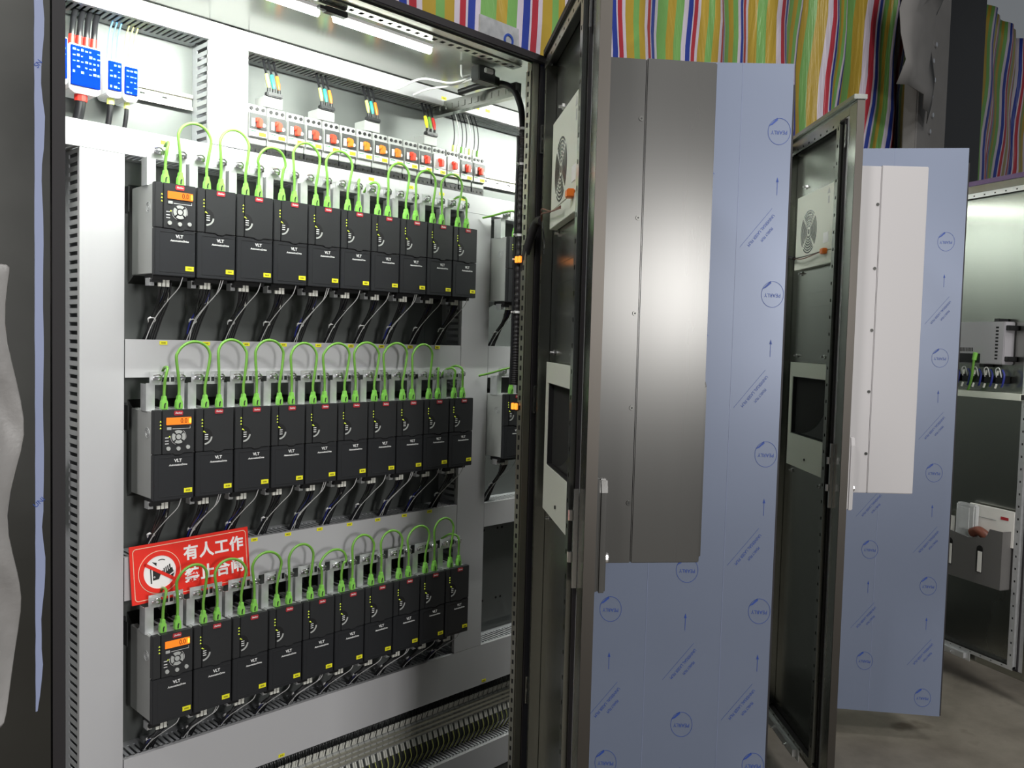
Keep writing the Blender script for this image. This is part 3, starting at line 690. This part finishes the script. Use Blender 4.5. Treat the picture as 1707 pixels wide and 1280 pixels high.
for z, in ((1.93,), (1.84,), (1.66,), (1.60,), (1.47,)):
    c = MB().ring(0, 0, .0092, .0106, -.003, .003, 16).box(-.022, -.0092, -.002, .002, -.002, .002).build('cable_tie', 'tie', t); c.rotation_euler = (R(90), 0, 0); c.location = min(P, key=lambda p: abs(p.z-z))-t.location
t = thing('cable_hose', (-.03, .05, 1.6), 'thick black hose looping from the cabinet post to the door fan unit', 'hose')
HP = spline([(-.036, .022, 1.50), (-.040, .012, 1.60), (-.042, -.012, 1.665), (-.048, -.035, 1.69), (-.075, -.075, 1.685)], 10)
MB().tube([p-t.location for p in HP], .0105, 12).build('hose', 'rubber', t, smooth=True)
for k in range(4):
    dz = (k-1.5)*.006
    W_ = spline([HP[-1]+Vector((0, 0, dz*.5)), HP[-1]+Vector((-.035, -.03, .012+dz)), HP[-1]+Vector((-.10, -.12, .0)), HP[-1]+Vector((-.168, -.207, -.008+dz*.3))] if k % 2 else
                [HP[-1]+Vector((0, 0, dz*.5)), HP[-1]+Vector((-.016, -.018, -.02)), HP[-1]+Vector((-.012, -.02, -.052)), HP[-1]+Vector((-.030, -.036, -.075+dz))], 8)
    MB().tube([p-t.location for p in W_], .0016, 6).build('lead', 'wire_brown' if k % 2 else 'wire_black', t, smooth=True)
t = thing('door_switch', (-.075, .13, 2.058), 'small dark grey door switch box fixed under the cabinet roof corner', 'switch')
bx('body', 'breaker_dark', t, -.045, .012, -.02, .012, -.014, .024, bevel=.002); bx('roller_arm', 'black', t, .012, .034, -.014, .004, -.012, .010, bevel=.002)
bx('cable_gland', 'white', t, -.03, -.002, -.028, -.02, .006, .018, bevel=.002)
for k, P in enumerate(([(-.05, .01, .0), (-.075, .01, -.008), (-.07, .02, .022)], [(-.046, .01, -.006), (-.08, .05, -.018), (-.13, .10, -.010), (-.16, .16, -.03)], [(-.046, .005, -.01), (-.07, .07, -.02), (-.09, .12, -.022), (-.10, .17, -.03)])):
    MB().tube(spline(P, 8), .0028, 8).build('white_lead', 'wire_white', t, smooth=True)
for nm, X_, z_ in (('lower', -.0495, 1.232), ('upper', -.0495, 1.600)):  # added: stands for a side drive display glimpsed through the post holes
    t = thing('display_stand_in', (X_, .012, z_), 'tiny orange lit pair added on the perforated right post, standing in for a drive display, the %s one' % nm, 'indicator', 'orange display stand-ins on the post')
    for k in range(2): bx('lens', 'orange_lit', t, -.006, .0, .001+k*.012, .009+k*.012, -.008, .008, bevel=.001)
    bx('holder', 'black', t, .0, .0012, -.001, .023, -.011, .011)
# small relay seen at the extreme left beside the tall duct
t = thing('slim_relay', (-1.035, .40, 1.08), 'slim grey relay with yellow cap left of the tall pale duct', 'relay')
bx('body', 'breaker', t, 0, .012, 0, .045, 0, .085, bevel=.001); bx('cap', 'yellow', t, 0, .012, -.003, .02, .086, .10); bx('foot', 'breaker_dark', t, .001, .012, .0, .045, -.03, -.001)
sp = thing('side_strip', (-1.11, .438, .1), 'narrow pale sheet behind the left frame post beside the tall duct', 'strip')
bx('sheet', 'paint_light', sp, 0, .085, 0, .004, 0, 1.66)
# ------------------------------------------------------------------ doors
def door_root(hx, ang, side, label, grp=None):
    if side == 'R': rot = (0, 0, R(180+ang))
    else: rot = (0, 0, R(-ang))
    return thing('cabinet_door', (hx, 0, 0), label, 'door', grp, rot)
def bolt(parent, x, y, z, s=-1, r=.007):
    m = MB().cyl((x, y, z), (x, y+s*.004, z), r, 6).cyl((x, y+s*.004, z), (x, y+s*.012, z), r*.45, 8)
    return m.build('bolt', 'zinc', parent)
ZB, ZTOP, DWD = .10, 2.1, .622
def inner_door(hx, ang, label, kind='fan', W=None):
    # local x from hinge, local -y is the inner face, +y the outer
    d = door_root(hx, ang, 'R', label)
    W = W or DWD
    bx('skin', 'steel', d, .012, W-.002, .014, .018, ZB+.002, ZTOP-.002)
    MB().box(W-.0018, W, -.0, .022, ZB, ZTOP).build('outer_edge', 'steel_edge', d)
    f = MB(); f.box(W-.052, W-.002, -.0, .0018, ZB, ZTOP).box(.012, W, -.0, .022, ZTOP-.002, ZTOP).box(.012, W, .0, .022, ZB, ZB+.002)
    f.box(.012, .014, 0, .022, ZB, ZTOP).box(.014, .05, 0, .0018, ZB, ZTOP).box(.05, W-.052, 0, .0018, ZTOP-.030, ZTOP-.002).box(.05, W-.052, 0, .0018, ZB+.002, ZB+.030)
    f.build('folded_edge', 'steel', d, .0006)
    MB().box(W-.084, W-.052, .003, .005, ZB+.03, ZTOP-.03).box(.05, .092, .003, .005, ZB+.03, ZTOP-.03).box(.092, W-.084, .003, .005, ZTOP-.036, ZTOP-.03).build('inner_channel', 'galv', d)
    g = MB().box(W-.076, W-.071, -.004, .012, ZB+.03, ZTOP-.035).box(.056, .061, -.004, .012, ZB+.03, ZTOP-.035).box(.052, W-.071, -.004, .012, ZTOP-.040, ZTOP-.035).box(.052, W-.071, -.004, .012, ZB+.03, ZB+.035)
    g.build('gasket', 'rubber', d)
    p = MB(); z0, z1 = ZB+.045, ZTOP-.05
    ladder(p, W-.108, W-.084, -.014, -.012, z0, z1, 'z', .05, .009, .34); ladder(p, .092, .110, -.012, -.010, z0, z1, 'z', .05, .009, .34)
    ladder(p, .092, W-.084, -.014, -.012, z1-.004, z1+.014, 'x', .05, .009, .34); ladder(p, .092, W-.084, -.014, -.012, z0-.014, z0, 'x', .05, .009, .34)
    p.box(W-.086, W-.084, -.012, .013, z0, z1).box(W-.108, W-.106, -.012, .013, z0, z1).box(.092, .094, -.01, .013, z0, z1).box(.108, .110, -.01, .013, z0, z1)
    p.box(.11, W-.1, -.012, .013, z1+.012, z1+.014).box(.11, W-.1, -.012, .013, z0-.014, z0-.012)
    p.build('perforated_frame', 'galv' if kind != 'fan' else 'steel', d)
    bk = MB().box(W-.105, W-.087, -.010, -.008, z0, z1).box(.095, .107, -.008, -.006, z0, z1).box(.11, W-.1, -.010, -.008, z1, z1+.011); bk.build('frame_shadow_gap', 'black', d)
    # slide rail at the door foot
    s = MB().box(.10, .42, -.03, -.018, ZB+.005, ZB+.028).box(.09, .44, -.018, -.015, ZB-.002, ZB+.034); s.build('door_stay', 'galv', d)
    for x in (.14, .24, .36): bolt(d, x, -.03, ZB+.017, -1, .005)
    for z in (1.9, 1.25, .5):
        h = MB().cyl((.006, -.004, z-.035), (.006, -.004, z+.035), .0065, 10).box(.006, .03, -.006, -.003, z-.03, z-.006).box(.006, .03, -.006, -.003, z+.006, z+.03); h.build('hinge', 'steel', d)
    # swing handle on the outside
    h = MB().box(W-.042, W-.012, .018, .030, .93, 1.15).build('swing_handle', 'unit_white' if hx > 0 else 'unit_white_shaded', d, .004)
    h2 = MB().prism([(W-.040, .94), (W-.014, .93), (W-.014, 1.12), (W-.02, 1.145), (W-.036, 1.145)], .0305, .046).build('lever', 'unit_white' if hx > 0 else 'unit_white_shaded', h, .003)
    MB().cyl((W-.027, .046, .995), (W-.027, .051, .995), .010, 14).build('lock_barrel', 'zinc', h)
    lb = MB().box(W-.060, W-.054, -.010, -.001, .93, 1.12).cyl((W-.057, -.014, .98), (W-.057, -.014, 1.0), .006, 8).cyl((W-.057, -.014, 1.06), (W-.057, -.014, 1.08), .006, 8); lb.build('latch_rod', 'zinc', d)
    bx('latch_rod', 'zinc', d, W-.0635, W-.0600, -.007, -.003, 1.98, 2.045)
    if kind == 'fan':
        fu = MB().box(.177, .508, -.004, .013, 1.697, 1.896).build('fan_plate', 'paint_light', d, .001)
        m = MB(); cx, cz = .292, 1.772
        for k in range(7):
            rr = .016+k*.0082
            for q in range(4):
                a0 = R(45+90*q+5); m.ring(cx, cz, rr, rr+.0042, -.0048, -.0043, 10, a0, a0+R(80))
        m.cyl((cx, -.0048, cz), (cx, -.0043, cz), .008, 14); m.build('fan_grille', 'mesh_dark', fu)
        bx('rating_label', 'white', fu, .42, .46, -.0050, -.0042, 1.72, 1.752)
        m = MB().prism([(.440, 1.868), (.462, 1.868), (.451, 1.886)], -.0048, -.0042).box(.447, .456, -.0048, -.0042, 1.838, 1.860); m.build('warning_mark', 'key', fu)
        cn = bx('connector', 'orange', fu, .435, .460, -.020, -.0045, 1.672+.013, 1.690+.012, bevel=.002)
        lp_ = MB().box(.177, .508, -.006, .012, 1.655, 1.694).build('connector_strip', 'paint_light', d, .001)
        for p_ in ((.205, 1.93), (.455, 1.945), (.20, 1.645), (.47, 1.64)): bolt(d, p_[0], .014, p_[1], -1, .008)
        b0 = MB().box(.172, .511, -.003, -.0005, 1.303, 1.350).box(.172, .511, -.003, -.0005, 1.006, 1.113).box(.172, .198, -.003, -.0005, 1.113, 1.303).box(.503, .511, -.003, -.0005, 1.113, 1.303)
        b0.build('opening_plate', 'paint_light', d)
        ow = MB().box(.198, .200, -.0004, .013, 1.113, 1.303).box(.501, .503, -.0004, .013, 1.113, 1.303).box(.198, .503, -.0004, .013, 1.113, 1.115).box(.198, .503, -.0004, .013, 1.301, 1.303); ow.build('opening_rim', 'black', d)
        bx('dark_opening', 'hole', d, .2001, .5009, .011, .0135, 1.1151, 1.3009)
        # blower scroll inside the opening
        P = [(.225, 1.116)]+[(.225+.27*math.sin(R(a)), 1.116+.165*(1-math.cos(R(a)))*1.0) for a in range(10, 91, 8)]+[(.499, 1.116)]
        MB().prism(P, .0085, .0108).build('blower_scroll', 'mesh_dark', d)
        for p_ in ((.19, 1.372), (.43, 1.372), (.19, .985), (.44, .972)): bolt(d, p_[0], .013, p_[1], -1, .007)
        MB().cyl((.34, -.0032, 1.04), (.34, -.0060, 1.04), .004, 8).build('screw', 'steel_dark', d)
        # pressed seams on the steel skin
        m = MB().box(.12, .51, .0128, .0138, 1.53, 1.532).box(.12, .51, .0128, .0138, 1.575, 1.577); m.build('seam', 'steel', d)
    return d
def film_door(hx, ang, label, xoff=0, bw=0):
    d = door_root(hx, ang, 'L', label)
    W = .618
    bx('skin', 'film', d, .012, W, .0, .0025, ZB, ZTOP)
    MB().box(W-.003, W, .0026, .024, ZB, ZTOP).box(.012, W-.003, .0026, .024, ZTOP-.003, ZTOP).box(.012, W-.003, .0026, .024, ZB, ZB+.003).build('folded_edge', 'steel', d)
    MB().box(W-.001, W+.0055, .0035, .034, ZB+.002, ZTOP-.05).build('gasket', 'rubber', d)
    bx('inner_panel', 'steel', d, .014, W-.004, .020, .022, ZB+.004, ZTOP-.004)
    sm = MB()
    for x in ((.30, .492) if not bw else (.375,)): sm.box(x, x+.0007, -.0006, -.0001, ZB, ZTOP)
    sm.build('film_edge_line', 'film_strip', d)
    cols = [(.208, .715), (.400, .823), (.588, .722)] if not bw else [(.165, .585), (.355, .6865), (.558, .5675)]
    pz = .404
    for x, zb_ in cols:
        k = -3
        while True:
            z = zb_+pz*k; k += 1
            if z > ZTOP-.05: break
            if z > ZB+.06 and x+.03 < W+.04:
                full = x+.030 < W
                xc = x if full else W-.0305
                m = MB().ring(xc, z, .0272, .0281, -.0007, -.0002, 36, sz=1.17); 
                m.prism([(xc-.027, z+.012), (xc-.006, z+.0335), (xc-.004, z+.028), (xc-.017, z+.0165)], -.0007, -.0002)
                r_ = m.build('film_logo', 'film_ink', d)
                text('lettering', 'PEARLY', .0132, 'film_ink', r_, xc, -.0004, z-.002, rot=(R(90), R(180), 0), sx=.92)
            za = z-.135
            if za > ZB+.05 and za < ZTOP-.04:
                xa = min(x, W-.02)
                MB().box(xa-.0006, xa+.0006, -.0006, -.0002, za-.022, za+.014).prism([(xa-.0035, za+.010), (xa+.0035, za+.010), (xa, za+.022)], -.0006, -.0002).build('film_arrow', 'film_ink', d)
            zd = z-.245
            if zd > ZB+.08 and zd < ZTOP-.08:
                xd = min(x-.006, W-.07)
                g_ = text('film_lettering', 'UNIVERSAL LASER FILM', .0105, 'film_ink', d, xd+.004, -.0004, zd, rot=(R(90), R(-(180+52)), 0), sx=.92)
                g2 = text('film_lettering', 'PEARLY FILM', .0095, 'film_ink', d, xd+.019, -.0004, zd-.010, rot=(R(90), R(-(180+52)), 0), sx=.8)
                m = MB(); a = R(52); c_, s_ = math.cos(a), math.sin(a)
                for off in (-.0085,):
                    px_, pz_ = xd+off, zd+.006
                    m.prism([(px_+c_*p-s_*q, pz_+s_*p+c_*q) for p, q in ((-.062, -.0003), (.062, -.0003), (.062, .0003), (-.062, .0003))], -.0006, -.0002)
                m.build('film_rule', 'film_ink', d)
    return d
DA = inner_door(0, 51.857, 'inside of the open steel door beside the drives, with fan plate and square opening')
DB = film_door(0, 46.744, 'large blue film covered door in front of the middle cabinet, behind the shaded cooling unit')
DC = inner_door(BAY, 45.518, 'inside of the second steel door with a round fan grille, between the two blue doors')
DD = film_door(BAY, 53.097, 'farther blue film covered door behind the white cooling unit', bw=1)
DE = inner_door(2*BAY, 65, 'inside of the far steel door at the right edge carrying a screen and document pocket', 'plain', .72)
# top trim on door C reads as a pale cap, on E violet
bx('top_cap', 'steel', DC, .012, DWD+.004, -.012, .026, ZTOP+.0005, ZTOP+.014, bevel=.001)
bx('top_cap', 'rubber', DA, .012, DWD+.004, -.006, .028, ZTOP+.0005, ZTOP+.018, bevel=.002)
bx('top_cap', 'violet', DE, .012, .724, -.006, .024, ZTOP+.0005, ZTOP+.020, bevel=.001)  # purple LED reflection put into the cap colour
# cooling units on the outside of doors A and C
def cooling(door_hx, ang, m, label):
    t = thing('cooling_unit', (door_hx, 0, 0), label, 'cooling unit', None, (0, 0, R(180+ang)))
    x1 = .558; x0 = .16
    MB().box(x0, x1, .019, .1055, .975, 1.930).build('base_case', m, t, .0015)
    MB().box(x0, x1+.0012, .1065, .243, .975, 1.932).build('cover', m, t, .002)
    MB().prism([(x0+.02, .976), (x1-.03, .976), (x1-.03, 1.318), (x1-.05, 1.345), (x0+.04, 1.345), (x0+.02, 1.32)], .2435, .258).build('air_outlet', m, t, .003)
    for z in (1.820, 1.635, 1.455, 1.275, 1.092):
        s = MB().cyl((x1-.0005, .0985, z), (x1+.0016, .0985, z), .0046, 12).build('screw', 'steel_dark', t)
        MB().cyl((x1+.0017, .0985, z), (x1+.0020, .0985, z), .0018, 6).build('socket', 'black', s)
    return t
cooling(0, 51.857, 'unit_white_shaded', 'tall pale cooling unit with painted-in shade on the outside of the first open door, nearest one')
cooling(BAY, 45.518, 'unit_white', 'tall white cooling unit on the outside of the second open door')
# conduit and connector on door C
def on_door(name, hx, ang, label, cat, grp=None): return thing(name, (hx, 0, 0), label, cat, grp, (0, 0, R(180+ang)))
t = on_door('fan_cable', BAY, 45.518, 'black cable with brown leads running to the orange plug of the second door fan', 'cable')
MB().tube(spline([(.02, -.03, 1.70), (.10, -.030, 1.712), (.165, -.022, 1.702), (.20, -.016, 1.694)], 6), .0065, 10).build('hose', 'rubber', t, smooth=True)
for k in range(2): MB().tube(spline([(.20, -.016, 1.694), (.30, -.022, 1.690-.006*k), (.43, -.014, 1.694)], 6), .0015, 6).build('lead', 'wire_brown' if k else 'wire_black', t, smooth=True)
# things on door E
t = on_door('operator_panel', 2*BAY, 65, 'grey back of an operator touch panel fixed to the far door', 'screen')
b = MB().prism([(.18, 1.352), (.545, 1.352), (.545, 1.525), (.18, 1.525)], -.046, .012).build('rear_case', 'grey_box', t, .003)
m = MB()
for k in range(14): m.box(.30+k*.0075, .303+k*.0075, -.0468, -.0462, 1.403, 1.418)
for k in range(10): m.box(.505, .518, -.0468, -.0462, 1.372+k*.014, 1.379+k*.014)
m.build('vent_slots', 'hole', b)
bx('port_recess', 'mesh_dark', b, .24, .437, -.0470, -.0461, 1.356, 1.394)
for x, z in ((.548, 1.50), (.548, 1.375), (.50, 1.528), (.44, 1.349)): bx('mounting_clip', 'black', t, x-.012, x+.014, -.040, .010, z-.010, z+.010, bevel=.002)
t = on_door('network_cable', 2*BAY, 65, 'green network cable hanging from the operator panel on the far door', 'cable')
MB().tube(spline([(.418, -.052, 1.392), (.414, -.052, 1.37), (.408, -.05, 1.33), (.396, -.04, 1.29), (.375, -.03, 1.246), (.368, -.026, 1.2445)], 6), .005, 8).build('cord', 'green_cable', t, smooth=True)
MB().cyl((.42, -.052, 1.398), (.414, -.052, 1.368), .009, 10).build('plug', 'green_plug', t, smooth=True)
for i in range(5):
    x = .285+i*.054
    t = on_door('switch_block', 2*BAY, 65, 'black contact block with blue and white wires below the operator panel, %s from the left' % ORD[i], 'switch', 'contact blocks below the panel')
    bx('body', 'mesh_dark', t, x, x+.034, -.03, .012, 1.275, 1.305, bevel=.002)
    MB().tube(spline([(x+.03, -.03, 1.33), (x+.044, -.035, 1.31), (x+.04, -.036, 1.275), (x+.03, -.03, 1.262)], 6), .004, 8).build('blue_wire', 'wire_blue', t, smooth=True)
    MB().tube(spline([(x+.006, -.032, 1.30), (x+.008, -.04, 1.332), (x+.024, -.04, 1.336), (x+.030, -.033, 1.30)], 6), .0022, 6).build('white_wire', 'wire_white', t, smooth=True)
    MB().cyl((x+.004, -.034, 1.255), (x+.010, -.034, 1.272), .004, 6).cyl((x+.010, -.034, 1.308), (x+.016, -.034, 1.326), .005, 6).build('wire_sleeve', 'sleeve', t)
t = on_door('support_rail', 2*BAY, 65, 'pale horizontal rail across the far door under the contact blocks', 'rail')
bx('rail', 'paint_light', t, .115, .62, -.034, .010, 1.212, 1.238, bevel=.001); bx('end_cap', 'black', t, .6201, .626, -.03, .008, 1.215, 1.236)
t = on_door('document_pocket', 2*BAY, 65, 'grey metal document pocket low on the far door', 'pocket')
P = [(.14, .47), (.655, .44), (.655, .665), (.575, .665), (.565, .655), (.55, .64), (.40, .612), (.38, .618), (.14, .655)]
pk = MB().prism([(.14, .45), (.60, .45), (.60, .685), (.54, .685), (.53, .66), (.52, .645), (.44, .63), (.40, .635), (.14, .665)], -.062, -.059).box(.14, .60, -.059, .013, .449, .452).box(.597, .60, -.059, .013, .45, .685)
pk = pk.build('tray', 'pocket', t)
for x in (.352, .50):
    bx('slot', 'hole', pk, x-.014, x+.014, -.0635, -.0621, .497, .595); MB().cyl((x, -.0635, .595), (x, -.0621, .595), .0139, 16).build('slot', 'hole', pk)
    bx('slot_paper', 'paper', pk, x-.008, x+.012, -.0645, -.0636, .50, .585)
t = on_door('plastic_case', 2*BAY, 65, 'clear plastic case standing in the document pocket on the far door', 'case')
MB().box(.36, .455, -.050, -.020, .50, .765).build('shell', 'clear', t, .006); MB().box(.385, .43, -.053, -.0505, .66, .75).build('latch', 'clear', t)
t = on_door('document_folder', 2*BAY, 65, 'white packaged booklet standing in the document pocket behind the clear case', 'booklet')
bx('cover', 'paper', t, .40, .61, -.016, -.004, .62, .765); bx('red_logo', 'red_badge', t, .55, .585, -.0172, -.0162, .725, .737); bx('grey_line', 'key', t, .43, .53, -.0172, -.0162, .715, .718)
t = on_door('paper_sheet', 2*BAY, 65, 'curled white paper left of the clear case in the document pocket', 'paper')
bx('sheet', 'paper', t, .24, .352, -.045, -.041, .52, .70)
t = on_door('red_wrapper', 2*BAY, 65, 'dark red wrapped item showing above the document pocket edge', 'wrapper')
MB().tube(spline([(.44, -.04, .648), (.475, -.043, .662), (.51, -.04, .644), (.52, -.038, .62)], 5), .020, 10).build('bundle', 'wire_brown', t, smooth=True)
# ------------------------------------------------------------------ left door, film remains
t = thing('cabinet_door', (-1.142, 0, 0), 'dark steel door leaf at the left edge with a peeling blue film strip', 'door')
bx('skin', 'steel_dark', t, -.90, 0, -.022, -.002, .1, 2.1, bevel=.001)  # leaf extended out of view to block the high lamp
bx('gasket', 'rubber', t, .004, .0085, -.018, .0, .1, 2.07)
rnd = random.Random(5); L_, R_ = [], []
for i in range(60):
    z = 2.09-i*.0245
    xl = -.0225; xr = -.0105+(.0025*math.sin(i*.9)+rnd.uniform(-.0008, .0008))*(1 if 8 < i < 22 or i > 40 else .2)
    if z < .95: xr -= min(.009, (.95-z)*.05)
    if xr <= xl+.001: break
    L_.append((xl+rnd.uniform(-.0003, .0003), z)); R_.append((xr, z))
st = MB()
for i in range(len(L_)-1): st.prism([L_[i], R_[i], R_[i+1], L_[i+1]], -.0232, -.0221)
fs = st.build('film_strip', 'film_strip', t)
text('lettering', 'UNI', .0105, 'film_ink', fs, -.0170, -.0235, 1.125, rot=(R(90), R(-40), 0)); text('lettering', 'SN', .0105, 'film_ink', fs, -.0170, -.0235, 1.80, rot=(R(90), R(-60), 0))
def sheet(name, pts, n, label):
    t = thing(name, (-1.24, -.05, 1.2), label, 'film'); m = MB(); vs = []; fsx = []
    rnd = random.Random(9); K = 14
    for i, (z, xr, y) in enumerate(pts):
        for k in range(K):
            s = k/(K-1); vs.append((xr-s*.16, y+.010*math.sin(s*9+i*1.3)+rnd.uniform(-.003, .003), z+rnd.uniform(-.002, .002)))
    N = len(pts)
    for i in range(N-1):
        for k in range(K-1): fsx.append((i*K+k, i*K+k+1, (i+1)*K+k+1, (i+1)*K+k))
    o = m.add(vs, fsx).build('sheet', 'peel', t, smooth=True); md = o.modifiers.new('thickness', 'SOLIDIFY'); md.thickness = .0012; md2 = o.modifiers.new('soft', 'SUBSURF'); md2.levels = md2.render_levels = 1
    return t
sheet('peeled_film', [(.29, .034, -.012), (.27, .031, -.014), (.20, .022, -.02), (.148, .031, -.016), (.087, .045, -.012), (.038, .052, -.02), (-.01, .040, -.024), (-.084, .022, -.02), (-.14, .031, -.02), (-.19, .041, -.02), (-.226, .047, -.016), (-.293, .040, -.012), (-.355, .026, -.02), (-.40, .018, -.02)], 8, 'crumpled white protective film hanging peeled off the steel door at the left edge')
# ------------------------------------------------------------------ tarpaulin and columns behind
def tarp(name, s0, s1, fx, label, h=5.2, yy=1.06, seed=1, fold=.035, lean=0.0):
    rnd = random.Random(seed); n = int((s1-s0)/.028); K = 26; vs = []; fs = []; uv = []
    ph = [rnd.uniform(0, 6.28) for _ in range(6)]
    for k in range(K+1):
        z = .3+(h-.3)*k/K; tz = k/K
        for i in range(n+1):
            s = s0+(s1-s0)*i/n; a = .35+min(1.3, max(0, (s-1.6)*.5))
            x = fx(s)+a*(.030*math.sin(s*5.1+ph[0]+z*.5)+.022*math.sin(s*11+ph[1]-z*1.1)+.05*math.sin(z*1.3+s*.8+ph[2]))+lean*(z-2.5)
            y = yy+a*(fold*math.sin(s*8.3+ph[3]+z*.35)+fold*.5*math.sin(s*19+ph[4]+z*.9))+.012*math.sin(z*7+s*3)
            vs.append((x, y, z)); uv.append((s+.32, z))
    for k in range(K):
        for i in range(n): a = k*(n+1)+i; fs.append((a, a+1, a+n+2, a+n+1))
    me = bpy.data.meshes.new(name); me.from_pydata(vs, [], fs); ul = me.uv_layers.new(name='UVMap')
    for lp in me.loops: ul.data[lp.index].uv = uv[lp.vertex_index]
    for p in me.polygons: p.use_smooth = True
    me.materials.append(MATS['tarp']); o = bpy.data.objects.new(name, me); COL.objects.link(o)
    md = o.modifiers.new('thickness', 'SOLIDIFY'); md.thickness = .002
    return tag(o, label, 'tarpaulin')
tarp('striped_tarpaulin', -1.6, 6.2, lambda s: s*.97, 'striped tarpaulin in green yellow red white and blue hanging behind the cabinets')
tarp('striped_tarpaulin', 0, 5.0, lambda s: 6.25+s*.8, 'darker folded striped tarpaulin right of the columns', seed=4, fold=.07, yy=1.10, h=4.6, lean=.10)
t = thing('steel_column', (5.0, .86, 0), 'grey column with a vertical line of bolts in front of the striped tarpaulin', 'column')
bx('shaft', 'concrete_column', t, -.29, .29, -.06, .04, 0, 6, bevel=.01)
for k in range(6): MB().cyl((-.06+(k % 2)*.04, -.061, 2.98+k*.125), (-.06+(k % 2)*.04, -.075, 2.98+k*.125), .017, 8).build('bolt', 'zinc', t)
t = thing('dark_pillar', (5.85, .88, 0), 'black upright post between the grey column and the right tarpaulin', 'pillar')
bx('shaft', 'black', t, -.42, .42, -.03, .03, 0, 6)
m = MB(); vs = []; fs = []
rnd = random.Random(2)
for i in range(7):
    for k in range(6): vs.append((4.12+k*.13+rnd.uniform(-.02, .02), .70+rnd.uniform(-.05, .04)-.03*math.sin(k), 3.15+i*.14+rnd.uniform(-.03, .03)-(k*.03 if i < 3 else 0)))
for i in range(6):
    for k in range(5): a = i*6+k; fs.append((a, a+1, a+7, a+6))
o = m.add(vs, fs).build('crumpled_sheet', 'concrete_column', None, smooth=True); md = o.modifiers.new('thickness', 'SOLIDIFY'); md.thickness = .004
tag(o, 'crumpled grey sheet hanging at the left of the grey column', 'sheet')
